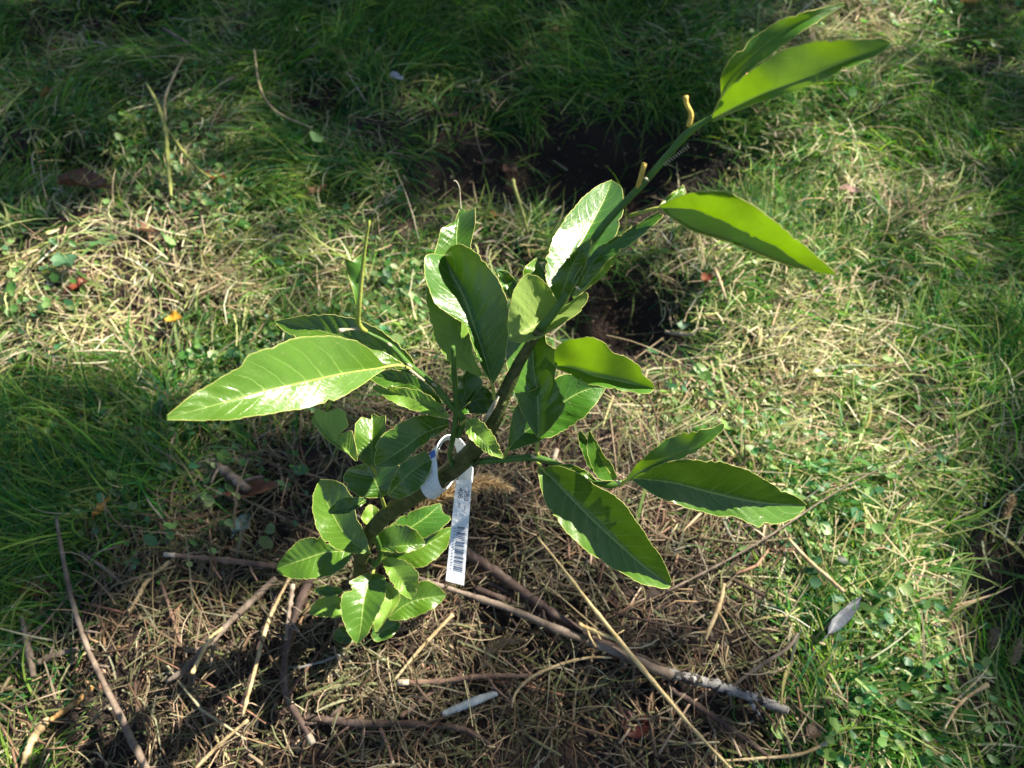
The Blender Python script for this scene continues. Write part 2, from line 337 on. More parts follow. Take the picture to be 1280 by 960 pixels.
# side ridge and knots
for x, y, d, r in [(618, 497, .515, 5), (630, 505, .512, 4), (575, 585, .562, 4), (500, 632, .655, 5), (470, 652, .70, 5), (596, 578, .553, 5)]:
    g.add(*pxtube([(x - 4, y + 5, d, r), (x, y, d - .002, r * 1.3), (x + 3, y - 5, d, r * .5)], 5, 7))
splink('trunk', g.build('trunk', [M_TRUNK]))
STEMS = [
 ([(676, 410, .475, 13), (702, 376, .463, 12), (724, 333, .452, 11), (750, 288, .443, 10), (778, 256, .434, 9), (805, 228, .426, 9), (838, 190, .415, 9), (862, 164, .408, 10), (890, 146, .402, 6)], M_STEM),
 ([(566, 582, .566, 6), (562, 568, .555, 6), (566, 548, .535, 7), (570, 515, .52, 7), (568, 470, .50, 7), (566, 433, .485, 6)], M_STEM),
 ([(572, 545, .535, 9), (578, 524, .525, 9), (560, 503, .515, 9), (543, 482, .505, 8), (512, 457, .49, 8), (487, 431, .48, 6), (458, 415, .47, 4)], M_STEM),
 ([(586, 578, .56, 10), (605, 576, .555, 9), (632, 574, .55, 9), (668, 572, .545, 9), (695, 580, .54, 8), (722, 592, .535, 7), (748, 604, .53, 7), (765, 606, .527, 9), (778, 602, .525, 5)], M_STEM),
 ([(460, 692, .76, 8), (452, 672, .735, 8)], M_STEM), ([(462, 700, .78, 7), (470, 705, .77, 8), (476, 690, .755, 6), (470, 670, .72, 5)], M_STEM),
]
for pts, mt in STEMS:
    g = Geo(); g.add(*pxtube(pts, 6 * len(pts), 9)); splink('stem', g.build('stem', [mt]))
STUBS = [
 ([(861, 158, .407, 7), (864, 143, .403, 6), (858, 130, .400, 6), (857, 120, .398, 7)], 'cut yellow leaf stalk near the top of the stem'),
 ([(797, 236, .428, 7), (801, 222, .424, 7), (806, 204, .42, 7)], 'cut yellow leaf stalk halfway up the upper stem'),
 ([(458, 415, .47, 4), (447, 411, .466, 4), (433, 412, .461, 4), (424, 414, .458, 7)], 'pale cut stub at the end of the left stem'),
 ([(512, 462, .486, 4), (522, 470, .488, 4), (530, 476, .492, 3)], None),
 ([(600, 537, .528, 4), (617, 507, .51, 6), (623, 495, .507, 3)], 'pale scar with a dry bud on the trunk'),
]
for pts, lb in STUBS:
    g = Geo(); g.add(*pxtube(pts, 10, 7, .15)); splink('stub', g.build('stub', [M_STUB if 'yellow' in str(lb) else M_SCAR]), lb)
NODES = [(487, 431, .476), (512, 457, .486), (543, 481, .50), (737, 301, .445), (722, 360, .452), (808, 224, .421), (667, 571, .54), (773, 603, .522)]
for x, y, d in NODES:
    g = Geo(); g.add(*pxtube([(x - 3, y - 2, d, 2), (x, y, d - .002, 4), (x + 3, y + 2, d, 2)], 5, 6, .2)); splink('node', g.build('node', [M_SCAR]))
g = Geo()
for k in range(11):                      # the small pale bristles along the edge of the upper stem
    f = k / 10; x = 829 + f * 29; y = 205 - f * 22 - 1; d = .416 - f * .008
    g.add(*pxtube([(x, y, d, 2.2), (x + 3.5, y + 3, d, 1.2)], 3, 4))
splink('bristle_row', g.build('bristle_row', [M_SCAR]))

def leaf(mid, L, R, d0, d1, fL=.008, fR=.008, sag=0.0, pet=None, jag=False, mat=None, wave=.0022, label=None, g=(0, .42), s=(.38, .38), under=False, curl=0.0, N=46, K=6):
    """mid/L/R: base->tip outlines; d0/d1 depth of base/tip; fL/fR how far the edges rise towards the viewer; sag: arch of the midrib"""
    f = lin if jag else crv
    M = crv(mid, N); Lp = f(L, N); Rp = f(R, N); t = np.linspace(0, 1, N)
    dm = d0 + (d1 - d0) * t if g is None else d0 + (g[0] * (M[:, 0] - M[0, 0]) + g[1] * (M[0, 1] - M[:, 1])) * d0 / FPX     # g: slope of the blade away from the viewer, to the right and upwards
    dm = dm - sag * np.sin(math.pi * t) + curl * t ** 3
    env = np.clip(np.minimum(t, 1 - t) * 5, 0, 1)
    V = []; UV = []; cols = 2 * K + 1; s1 = random.random() * 9; s2 = random.random() * 9
    nick = {(random.randrange(5, N - 3), random.random() < .5): random.uniform(1.2, 3.2) for _ in range(4)} if N > 24 else {}
    for i in range(N):
        for j in range(-K, K + 1):
            a = abs(j) / K; E = Lp[i] if j < 0 else Rp[i]; fo = (s[0] if j < 0 else s[1]) * math.hypot(E[0] - M[i][0], E[1] - M[i][1]) * d0 / FPX
            x = M[i][0] * (1 - a) + E[0] * a; y = M[i][1] * (1 - a) + E[1] * a
            if a == 1 and not jag:
                q = math.sin(i * .9 + s1) * .7 + math.sin(i * 2.6 + s2) * .6; dx, dy = E[0] - M[i][0], E[1] - M[i][1]; n_ = math.hypot(dx, dy) + 1e-6; q = q * env[i] * .8 - env[i] * nick.get((i, j > 0), 0); x += dx / n_ * q; y += dy / n_ * q
            d = dm[i] - fo * (a ** 1.12) + env[i] * wave * a * math.sin(t[i] * 13 + (s1 if j < 0 else s2)) + .0007 * env[i] * math.sin(t[i] * 69 - a * 12 + 2 * math.sin(t[i] * 9 + s1)) * math.sin(math.pi * a) * (.3 + abs(math.sin(t[i] * 5 + s2 + a))) * (0 if mat is GLOW else 1)
            V.append((x, y, d)); UV.append((.5 + .5 * j / K, t[i]))
    V = np.array(V); W = unproj(V[:, 0], V[:, 1], V[:, 2]); PLANT.append(W); Wl = local(W)
    F = []
    for i in range(N - 1):
        for j in range(cols - 1):
            a = i * cols + j; F.append((a, a + 1, a + cols + 1, a + cols))
    # the upper side must face the viewer: check the turn of the first large face
    nrm = np.zeros(3)
    for q in F[len(F) // 3: 2 * len(F) // 3]: nrm += np.cross(W[q[1]] - W[q[0]], W[q[3]] - W[q[0]])
    if (nrm @ (CAMP - W.mean(0)) < 0) != under: F = [q[::-1] for q in F]
    g = Geo(); g.add(Wl, F, 0, UV)
    Wg = Wl.reshape(N, cols, 3)
    for e in (np.vstack([Wg[:, 0]]), np.vstack([Wg[:, -1]])): g.add(*tube_geo(e, .00017, 4, False), 1)  # edge tubes carry the painted rim light
    if pet is not None:
        p0 = (mid[0][0], mid[0][1], d0); pp = [(*q, wd) for q, wd in zip([(*pet[0],)] + [(*q,) for q in pet[1:]], [5] * len(pet))] + [(*p0, 4), (M[2][0], M[2][1], dm[2] + .0006, 2.5)]
        Q = crv(pp, 12); P = unproj(Q[:, 0], Q[:, 1], Q[:, 2]); g.add(*tube_geo(local(P), Q[:, 3] * Q[:, 2] / FPX / 2, 7), 2)
    Wr = Wg[:, K].copy(); k0 = N - 4; g.add(*tube_geo(Wr[1:k0] + CF * .0005, np.linspace(.0007, .0002, k0 - 1), 5), 2)
    return splink('leaf', g.build('leaf', [mat or LEAF, M_RIM, M_PET]), label)
Y = YOUNG
# --- left side
leaf([(518, 465), (480, 440), (440, 425), (400, 413), (345, 402)], [(518, 465), (515, 448), (495, 428), (470, 410), (440, 398), (395, 393), (345, 401)], [(515, 468), (470, 452), (430, 442), (390, 430), (360, 417), (345, 404)], .495, .485, .012, .002, .012)
leaf([(482, 459), (430, 467), (380, 478), (330, 489), (280, 503), (209, 522)], [(482, 458), (462, 437), (440, 424), (400, 420), (370, 423), (330, 437), (308, 446), (302, 457), (270, 476), (240, 494), (209, 519)], [(482, 461), (466, 471), (445, 486), (420, 499), (380, 510), (330, 518), (280, 525), (209, 525)], .482, .435, .004, .010, .010, [(514, 461, .489), (498, 457, .486)], label='largest leaf, long and glossy, reaching far to the left', g=(.60, .42), s=(.0, .35), curl=.010)
leaf([(555, 515), (530, 490), (500, 476), (462, 470)], [(556, 513), (545, 492), (520, 470), (490, 462), (462, 468)], [(553, 517), (540, 505), (505, 487), (480, 484), (462, 473)], .52, .50, .006, .003)
leaf([(561, 521), (535, 507), (505, 495), (466, 484)], [(561, 520), (553, 508), (530, 491), (505, 485), (466, 482)], [(560, 523), (542, 520), (517, 513), (492, 503), (466, 486)], .522, .505, .004, .004, .004, mat=Y)
# half eaten leaf on its bare rib
leaf([(447, 402), (448, 382), (452, 352), (454, 315)], [(446, 400), (445, 382), (442, 365), (434, 340), (431, 322), (440, 327), (454, 316)], [(448, 402), (449, 382), (453, 352), (455, 315)], .462, .44, .004, 0, jag=True, mat=GLOW, g=(-.5, -.1), label='torn half leaf on a bare upright rib')
g = Geo(); g.add(*pxtube([(458, 415, .468, 6), (448, 405, .464, 7), (449, 382, .454, 6), (453, 340, .444, 5), (457, 305, .436, 4), (462, 276, .428, 3)], 20, 7)); splink('bare_rib', g.build('bare_rib', [M_PET]))
# --- upper middle
leaf([(590, 345), (572, 308), (573, 275), (576, 258)], [(575, 348), (556, 324), (543, 317), (548, 300), (551, 286), (569, 277), (574, 262)], [(596, 342), (588, 307), (594, 280), (594, 260), (585, 264), (577, 260)], .548, .47, .004, .006, jag=True, label='torn leaf top behind the tall dark leaf')
g = Geo(); g.add(*pxtube([(576, 262, .47, 2.4), (575, 245, .466, 2), (574, 234, .463, 1.6), (570, 226, .461, 1.3), (567, 226, .46, 1)], 14, 6)); splink('dry_tendril', g.build('dry_tendril', [M_SCAR]))
leaf([(602, 470), (575, 440), (560, 400), (534, 345)], [(600, 471), (565, 455), (548, 432), (538, 400), (533, 370), (534, 346)], [(604, 468), (592, 445), (588, 420), (575, 390), (552, 360), (535, 346)], .518, .49, .005, .005, mat=Y, g=(.5, .38), s=(.0, .0))
leaf([(615, 480), (605, 445), (592, 407), (580, 372), (566, 345), (556, 320)], [(614, 479), (602, 458), (592, 435), (583, 408), (566, 396), (545, 380), (534, 355), (530, 330), (535, 318), (556, 319)], [(617, 479), (628, 460), (634, 430), (636, 385), (625, 355), (608, 330), (590, 312), (572, 305), (560, 312), (556, 320)], .50, .455, .006, .020, .004, [(618, 500, .508), (617, 490, .505)], label='tall dark leaf folded along its rib above the trunk', g=(.0, .42), s=(.5, .75))
leaf([(640, 372), (634, 356), (622, 339)], [(636, 372), (628, 360), (622, 341)], [(645, 370), (645, 352), (634, 340), (624, 338)], .51, .50, .002, .002, N=14)
leaf([(573, 514), (580, 495), (584, 462)], [(572, 513), (570, 495), (576, 475), (584, 462)], [(575, 514), (592, 497), (603, 480), (596, 468), (585, 463)], .53, .515, .003, .006, N=18)
leaf([(573, 515), (592, 501), (617, 497)], [(574, 512), (590, 490), (604, 483), (617, 494)], [(574, 517), (592, 517), (612, 515), (617, 499)], .532, .52, .004, .003, N=18)
leaf([(688, 376), (680, 350), (669, 322)], [(668, 372), (654, 346), (657, 334), (669, 323)], [(700, 378), (690, 362), (680, 338), (670, 322)], .485, .47, .004, .008, N=20)
# glossy leaf behind the upper stem
leaf([(697, 372), (712, 330), (735, 288), (754, 252), (765, 226)], [(692, 370), (683, 350), (682, 330), (686, 312), (697, 288), (717, 260), (740, 237), (759, 227), (765, 225)], [(702, 370), (735, 342), (762, 308), (776, 275), (779, 250), (776, 234), (766, 226)], .475, .435, .003, .022, .004, label='broad glossy leaf with a white shine behind the upper stem', g=(.09, .80), s=(.4, .8))
leaf([(700, 377), (708, 350), (720, 322), (739, 298)], [(695, 374), (688, 356), (702, 332), (722, 309), (738, 298)], [(706, 376), (722, 352), (734, 325), (740, 300)], .462, .436, .004, .010, g=None, s=(.5, .5))
leaf([(716, 370), (740, 330), (768, 302), (800, 281), (824, 267)], [(712, 368), (722, 340), (745, 312), (767, 298), (800, 278), (823, 264)], [(719, 370), (738, 352), (764, 322), (790, 304), (814, 284), (829, 270), (825, 268)], .458, .43, .004, .009, .004, g=None, s=(.5, .4))
leaf([(718, 366), (742, 345), (776, 303)], [(716, 366), (738, 340), (760, 318), (775, 301)], [(719, 368), (748, 350), (768, 328), (777, 304)], .468, .45, .003, .003, mat=Y, N=18, g=None)
leaf([(716, 372), (745, 350), (779, 299)], [(716, 370), (742, 348), (770, 315), (779, 298)], [(717, 374), (740, 357), (764, 333), (780, 301)], .476, .466, .003, .003, mat=Y, N=18, g=None)
# curled bowl leaf in front
leaf([(701, 379), (685, 394), (665, 410), (637, 424)], [(700, 378), (692, 365), (680, 352), (670, 345), (660, 342), (645, 358), (637, 385), (635, 410), (637, 423)], [(703, 380), (717, 381), (734, 365), (729, 385), (703, 405), (672, 423), (652, 428), (638, 426)], .486, .452, .010, .022, -.004, [(708, 376, .470)], mat=Y, label='pale curled leaf held like a bowl in the middle', g=(.15, .35), s=(.6, .45), under=True)
# hanging leaves right of trunk
leaf([(634, 562), (650, 545), (663, 535), (711, 498), (740, 485), (757, 484)], [(635, 557), (640, 522), (655, 495), (690, 474), (712, 468), (738, 472), (757, 483)], [(635, 564), (655, 558), (676, 551), (702, 540), (729, 522), (748, 500), (757, 485)], .54, .515, .010, .003, .003, [(630, 572, .549), (632, 568, .545)], g=(0, .1), s=(.6, .4))
leaf([(673, 547), (672, 498), (667, 461), (665, 424), (660, 385)], [(671, 546), (659, 528), (646, 499), (637, 472), (631, 433), (632, 404), (648, 385), (659, 383)], [(676, 546), (690, 533), (703, 515), (707, 503), (702, 492), (694, 474), (695, 459), (698, 448), (697, 439), (684, 430), (682, 415), (680, 398), (661, 384)], .535, .485, .010, .015, .004, [(672, 570, .544), (671, 560, .54)], label='long dark leaf standing up in front of the trunk', g=(0, -.08), s=(.6, .8))
leaf([(695, 457), (722, 462), (746, 471), (777, 477), (817, 486)], [(693, 455), (694, 438), (703, 428), (720, 423), (740, 422), (755, 428), (764, 439), (783, 447), (799, 457), (803, 468), (814, 476), (818, 485)], [(696, 460), (716, 470), (733, 479), (766, 486), (790, 490), (810, 492), (817, 487)], .515, .50, .018, .006, .004, [(684, 446, .52)], label='wavy edged leaf pointing right under the bowl leaf', g=(-.05, .25), s=(.9, 1.0), mat=GLOW)
leaf([(583, 525), (598, 545), (612, 560), (629, 572)], [(583, 524), (597, 524), (610, 535), (620, 550), (629, 571)], [(582, 526), (583, 542), (598, 558), (612, 568), (628, 573)], .518, .50, .003, .003, .002, [(576, 530, .525)], mat=Y, label='small pale oval leaf over the trunk above the tag', g=(.3, .45), s=(.2, .2))
# --- lower right branch
leaf([(680, 588), (716, 625), (744, 653), (772, 679), (806, 709), (838, 732)], [(671, 584), (674, 598), (678, 618), (689, 640), (716, 673), (744, 696), (772, 713), (801, 729), (829, 736), (838, 733)], [(684, 583), (700, 583), (722, 591), (750, 610), (772, 622), (789, 642), (812, 676), (829, 701), (839, 725)], .54, .49, .006, .024, .006, [(668, 573, .545)], label='big drooping dark leaf at the lower right', g=(.2, .2), s=(.3, .9))
leaf([(700, 584), (720, 586), (747, 603)], [(698, 581), (716, 581), (736, 591), (747, 602)], [(699, 588), (716, 592), (735, 601), (746, 605)], .534, .528, .002, .004, N=16)
leaf([(765, 602), (748, 580), (736, 562), (724, 540)], [(762, 604), (740, 588), (730, 572), (724, 552), (722, 541)], [(768, 598), (752, 578), (740, 558), (726, 538)], .528, .50, .003, .002, N=18, g=None)
leaf([(768, 599), (756, 582), (745, 560), (737, 539)], [(766, 601), (750, 599), (738, 580), (734, 560), (735, 540)], [(772, 597), (764, 580), (756, 570), (744, 550), (738, 539)], .527, .49, .004, .010, N=18, label='short torn upright leaf on the lower right branch', g=None)
leaf([(789, 597), (843, 604), (885, 615), (941, 627), (1007, 632)], [(786, 593), (800, 585), (830, 577), (857, 575), (899, 577), (941, 591), (969, 608), (997, 622), (1008, 631)], [(790, 600), (817, 618), (857, 634), (899, 645), (919, 646), (941, 656), (950, 660), (955, 653), (972, 655), (992, 648), (1007, 635)], .525, .50, .016, .003, .008, [(778, 603, .526)], label='long leaf with a shaded upper half, farthest to the lower right', g=(.25, .2), s=(1.15, .2))
leaf([(783, 601), (810, 584), (845, 568), (875, 555), (904, 530)], [(782, 600), (792, 585), (806, 571), (834, 549), (862, 540), (885, 536), (904, 529)], [(786, 602), (801, 594), (829, 579), (857, 571), (886, 553), (903, 538), (905, 530)], .522, .475, .012, .004, .006, [(776, 606, .526)], label='raised translucent leaf above the far right leaf', g=(-.3, -.25), s=(.3, .3), mat=GLOW)
# --- top right
leaf([(890, 147), (905, 115), (926, 85), (955, 57), (995, 31), (1055, 5)], [(889, 145), (901, 121), (901, 98), (912, 76), (937, 51), (977, 25), (1019, 12), (1055, 3)], [(893, 147), (909, 120), (926, 98), (966, 66), (1005, 38), (1033, 20), (1056, 6)], .412, .37, .010, .004, .008, g=(-.28, -.2), s=(.3, .3), mat=GLOW)
leaf([(889, 150), (920, 134), (960, 115), (1005, 98), (1061, 75), (1112, 55)], [(889, 148), (901, 124), (920, 102), (940, 88), (977, 64), (1019, 52), (1061, 50), (1100, 48), (1112, 52)], [(890, 152), (912, 142), (949, 128), (982, 118), (1013, 106), (1047, 91), (1084, 75), (1103, 65), (1111, 57)], .403, .375, .008, .006, .006, label='topmost broad leaf glowing against the light', g=(-.4, -.4), s=(.3, .35), mat=GLOW)
g = Geo(); g.add(*pxtube([(926, 101, .392, 4), (931, 97, .389, 6), (934, 92, .391, 3)], 6, 6, .5)); splink('dry_spot', g.build('dry_spot', [M_ORANGE]))
leaf([(824, 260), (865, 287), (910, 302), (960, 322), (997, 335), (1043, 344)], [(824, 258), (850, 245), (880, 239), (907, 240), (930, 250), (960, 270), (985, 290), (1010, 311), (1032, 330), (1044, 341)], [(826, 260), (865, 262), (900, 275), (935, 292), (972, 310), (1000, 329), (1025, 341), (1043, 343)], .425, .40, .008, .020, .004, [(786, 270, .437), (800, 266, .432)], label='drooping folded leaf at the right of the upper stem', g=(-.15, .3), s=(.95, 1.3), mat=GLOW)
leaf([(824, 259), (840, 248), (855, 233)], [(823, 258), (838, 243), (854, 231)], [(826, 260), (848, 250), (857, 243), (855, 232)], .43, .425, .002, .003, N=12)
# --- lower left cluster
leaf([(561, 530), (530, 542), (505, 560), (470, 583)], [(560, 524), (530, 519), (505, 526), (485, 539), (472, 552), (468, 575), (470, 582)], [(562, 532), (542, 547), (520, 562), (505, 577), (490, 584), (471, 584)], .55, .545, .006, .006, .010)
leaf([(485, 620), (503, 600), (520, 585), (539, 575)], [(484, 618), (495, 590), (508, 574), (520, 569), (532, 564), (538, 572)], [(487, 621), (500, 623), (515, 617), (527, 607), (536, 592), (540, 577)], .585, .57, .006, .006, .006, g=(-.4, 0), s=(.25, .25))
leaf([(446, 577), (430, 560), (410, 545), (392, 520)], [(447, 576), (445, 558), (440, 538), (423, 543), (436, 533), (431, 515), (424, 510), (410, 516), (396, 511)], [(444, 576), (436, 568), (420, 558), (405, 547), (389, 525)], .58, .545, .006, .006, .004, jag=True, mat=Y, label='pale bitten leaf, leftmost of the lower cluster')
leaf([(465, 584), (465, 556), (466, 520)], [(462, 584), (449, 574), (443, 550), (444, 530), (452, 521), (464, 525), (465, 518)], [(468, 583), (474, 556), (482, 540), (482, 519), (474, 521), (467, 517)], .60, .56, .006, .006, .003, [(470, 592, .61)], jag=True, label='cut off leaf with a straight jagged end')
leaf([(477, 622), (470, 603), (463, 590), (458, 580)], [(475, 622), (460, 622), (445, 618), (432, 606), (430, 594), (438, 585), (457, 579)], [(479, 621), (490, 612), (500, 600), (504, 588), (492, 577), (475, 576), (459, 579)], .635, .60, .004, .004, .012, [(481, 635, .665), (479, 628, .65)], label='rounded leaf crossed by stripes of shade')
leaf([(458, 690), (434, 671), (415, 641), (398, 603)], [(455, 692), (428, 689), (404, 674), (393, 649), (391, 622), (397, 604)], [(462, 688), (455, 665), (445, 645), (440, 622), (425, 603), (400, 599)], .705, .68, .010, .004, .008)
leaf([(458, 625), (438, 634), (411, 641)], [(455, 622), (430, 622), (415, 632), (410, 640)], [(457, 628), (440, 639), (425, 643), (412, 642)], .645, .665, .003, .003, N=16)
leaf([(440, 690), (409, 690), (380, 699), (346, 711)], [(438, 688), (420, 680), (407, 679), (404, 671), (393, 672), (375, 675), (358, 691), (347, 705)], [(441, 692), (434, 704), (420, 716), (401, 722), (374, 724), (355, 720), (346, 713)], .765, .72, .006, .006, .006, [(455, 690, .765)], label='leaf with bright white patches at the far lower left')
leaf([(470, 665), (466, 648), (466, 632)], [(466, 664), (453, 650), (454, 640), (460, 632), (465, 631)], [(474, 664), (478, 650), (474, 638), (467, 632)], .72, .70, .003, .003, mat=Y, N=16)
leaf([(474, 688), (500, 668), (530, 648), (551, 630)], [(472, 684), (490, 655), (518, 638), (550, 629)], [(477, 690), (510, 680), (540, 668), (556, 657), (563, 647), (554, 641), (551, 631)], .765, .73, .006, .008, .006)
leaf([(478, 694), (510, 690), (540, 677), (565, 661)], [(476, 690), (500, 678), (530, 665), (564, 659)], [(480, 697), (504, 704), (520, 710), (537, 704), (557, 686), (566, 663)], .775, .75, .005, .006, .006)
leaf([(470, 684), (495, 683), (531, 680)], [(469, 682), (468, 674), (480, 662), (496, 655), (515, 660), (524, 668), (531, 678)], [(470, 687), (488, 690), (510, 690), (526, 685), (531, 681)], .75, .71, .008, .004, .006, label='oval leaf lying right across the trunk foot')
leaf([(478, 697), (494, 713), (505, 730), (515, 748)], [(480, 696), (494, 698), (510, 703), (522, 716), (523, 730), (520, 741), (516, 748)], [(477, 699), (482, 713), (493, 733), (504, 744), (514, 749)], .76, .72, .004, .004, .008, mat=Y, label='bright tongue shaped leaf under the trunk foot')
leaf([(474, 722), (490, 745), (482, 775), (470, 790)], [(476, 722), (494, 735), (499, 752), (484, 772), (471, 790)], [(472, 724), (466, 745), (465, 770), (469, 790)], .80, .78, .004, .004, .004, N=20, mat=Y)
leaf([(485, 772), (515, 752), (557, 744)], [(484, 768), (500, 735), (523, 726), (542, 729), (557, 742)], [(487, 775), (504, 775), (526, 768), (545, 758), (557, 746)], .82, .79, .004, .005, .004, label='dark leaf pointing right at the bottom of the cluster')
leaf([(466, 790), (480, 788), (498, 778)], [(465, 785), (478, 772), (490, 770), (498, 776)], [(464, 794), (470, 802), (483, 799), (498, 788), (500, 779)], .83, .81, .003, .003, N=16)
leaf([(466, 716), (459, 735), (455, 750), (451, 785), (447, 804)], [(462, 716), (450, 720), (437, 728), (440, 738), (428, 743), (426, 760), (431, 782), (441, 800), (446, 804)], [(471, 716), (481, 722), (483, 733), (480, 750), (471, 769), (461, 790), (449, 804)], .77, .73, .005, .008, .008, [(468, 706, .772)], label='upright oval leaf, lowest of the whole sapling')
leaf([(432, 752), (410, 757), (386, 766)], [(431, 748), (418, 745), (400, 748), (388, 760)], [(432, 757), (427, 770), (410, 772), (386, 768)], .81, .79, .004, .004, .003, mat=Y, N=18)
leaf([(428, 738), (410, 738), (393, 737)], [(427, 735), (412, 732), (400, 733), (393, 736)], [(428, 742), (414, 746), (400, 744), (393, 739)], .80, .785, .002, .002, .002, N=14)
leaf([(444, 795), (432, 795), (417, 796)], [(443, 790), (430, 782), (420, 788), (417, 795)], [(444, 800), (434, 805), (424, 803), (417, 798)], .84, .83, .003, .003, N=14)

# ------------------------------------------------------------------ plant tag
M_TAG = simple('white_plastic', (.88, .92, .96), .4, .2); M_BLUE = simple('blue_print', (.03, .12, .5), .4); M_PRN = simple('slate_print', (.09, .12, .19), .5)
tag = bpy.data.objects.new('plant_tag', None); COL.objects.link(tag); TL = unproj(568, 600, np.array(.6)); tag.location = TL
tag['label'] = 'white loop tag with barcode and numbers, wrapped round the sapling trunk'; tag['category'] = 'plant tag'
def ribbon(A, B, n, th=.0005):
    a = crv(A, n); b = crv(B, n); PA = unproj(*a.T) - TL; PB = unproj(*b.T) - TL; PLANT.append(PA + TL); V = []; F = []
    for i in range(n):
        tdir = (PA[min(i + 1, n - 1)] - PA[max(i - 1, 0)]); nn = np.cross(tdir, PB[i] - PA[i]); nn /= np.linalg.norm(nn) + 1e-12
        V += [PA[i] - nn * th, PB[i] - nn * th, PB[i] + nn * th, PA[i] + nn * th]
        if i:
            for k in range(4): F.append((4 * i - 4 + k, 4 * i - 4 + (k + 1) % 4, 4 * i + (k + 1) % 4, 4 * i + k))
    F += [(3, 2, 1, 0), (4 * n - 4, 4 * n - 3, 4 * n - 2, 4 * n - 1)]
    return V, F
g = Geo()
# loop: under the trunk, up its left side, over the top and down behind the trunk
g.add(*ribbon([(572, 596, .625), (556, 612, .61), (543, 623, .60), (533, 621, .583), (526, 609, .576), (530, 592, .578), (536, 577, .582), (539, 566, .588), (548, 556, .60), (558, 549, .615), (566, 552, .63), (571, 562, .64), (574, 580, .645), (573, 603, .64)],
              [(580, 584, .615), (568, 598, .605), (561, 608, .595), (554, 612, .573), (548, 600, .566), (546, 582, .567), (545, 566, .57), (549, 553, .572), (559, 544, .58), (572, 546, .592), (582, 557, .605), (588, 570, .615), (591, 583, .62), (590, 603, .62)], 48), 0)
def flap(f, s, off=0.0):   # hanging strip: f 0 top..1 bottom, s 0 left..1 right
    x = (570 + (557 - 570) * f) * (1 - s) + (590 + (580 - 590) * f) * s; y = (600 + 126 * f) * (1 - s) + (600 + 132 * f) * s
    return unproj(x, y, np.array(.600 + .012 * math.sin(f * 2.2) - .004 * s - off)) - TL
V = []; F = []; n = 14
for i in range(n):
    f = i / (n - 1)
    for s, o in ((0, -.0005), (1, -.0005), (1, .0005), (0, .0005)): V.append(flap(f, s, o))
    if i:
        for k in range(4): F.append((4 * i - 4 + k, 4 * i - 4 + (k + 1) % 4, 4 * i + (k + 1) % 4, 4 * i + k))
F += [(3, 2, 1, 0), (4 * n - 4, 4 * n - 3, 4 * n - 2, 4 * n - 1)]
g.add(V, F, 0); link('tag_strip', g.build('tag_strip', [M_TAG], False), tag)
def onflap(name, rects, mat):
    V = []; F = []
    for f0, f1, s0, s1 in rects:
        o = len(V); V += [flap(f0, s0, .0008), flap(f0, s1, .0008), flap(f1, s1, .0008), flap(f1, s0, .0008)]; F.append((o, o + 1, o + 2, o + 3))
    return link(name, mesh(name, V, F, mat, smooth=False), tag)
r = []; f = .455; pat = [2, 1, 1, 3, 1, 2, 1, 1, 3, 2, 1, 1, 2, 3, 1, 1, 2, 1, 3, 1, 1, 2, 2, 1, 1, 3]; k = 0
rr = random.Random(3)
while f < .885:
    wd = pat[k % len(pat)] * .0052; r.append((f, f + wd, .34, .86)); f += wd + rr.choice([.005, .009, .013]); k += 1
onflap('barcode', r, M_PRN)
onflap('small_digits', [(f0, f0 + .012, .17, .27) for f0 in np.arange(.47, .87, .03)], simple('pale_print', (.38, .42, .5), .5))
def text(body, f0, s0, size, mat, name='print'):
    cu = bpy.data.curves.new('txt', 'FONT'); cu.body = body; cu.size = 1; cu.resolution_u = 3; to = bpy.data.objects.new('txt', cu); COL.objects.link(to)
    dg = bpy.context.evaluated_depsgraph_get(); me = bpy.data.meshes.new_from_object(to.evaluated_get(dg)); bpy.data.objects.remove(to)
    # text runs down the strip; letter tops to the right
    for v in me.vertices:
        p = flap(f0 + v.co.x * size * .17, s0 + v.co.y * size, .0009); v.co = Vector(p)
    me.materials.clear(); me.materials.append(mat); return link(name, me, tag)
text('280', .095, .60, .42, M_PRN, 'number_print'); text('mm', .245, .64, .20, M_PRN, 'number_print')
text('408', .075, .22, .42, M_PRN, 'number_print'); text('MM', .225, .26, .20, M_PRN, 'number_print')
# blue mark on the left arm of the loop, dots inside the loop
def quad(name, pts, mat, d=0):
    return link(name, mesh(name, [unproj(np.array(x), np.array(y), np.array(z)) - TL for x, y, z in pts], [tuple(range(len(pts)))], mat, smooth=False), tag)
g = Geo()
V, F = ribbon([(531, 596, .598), (534, 578, .594), (548, 560, .60), (553, 552, .61)], [(545, 590, .60), (545, 572, .596), (549, 560, .59), (556, 548, .60)], 10); g.add(V, F, 0)
link('tag_tail', g.build('tag_tail', [M_TAG], False), tag)
quad('blue_mark', [(536.5, 566, .563), (543, 561.5, .560), (544.5, 570, .560), (539, 574, .563)], M_BLUE)
g = Geo()
for i in range(5):
    for j in range(3):
        x = 573 + j * 4 + i * .8; y = 552 + i * 5 + j * 2.2
        if i == 4 and j == 2: continue
        P = [unproj(np.array(x + dx), np.array(y + dy), np.array(.585)) - TL for dx, dy in ((0, 0), (1.6, .3), (1.3, 1.5), (-.2, 1.3))]; g.add(P, [(0, 1, 2, 3)])
link('dot_print', g.build('dot_print', [M_PRN], False), tag)

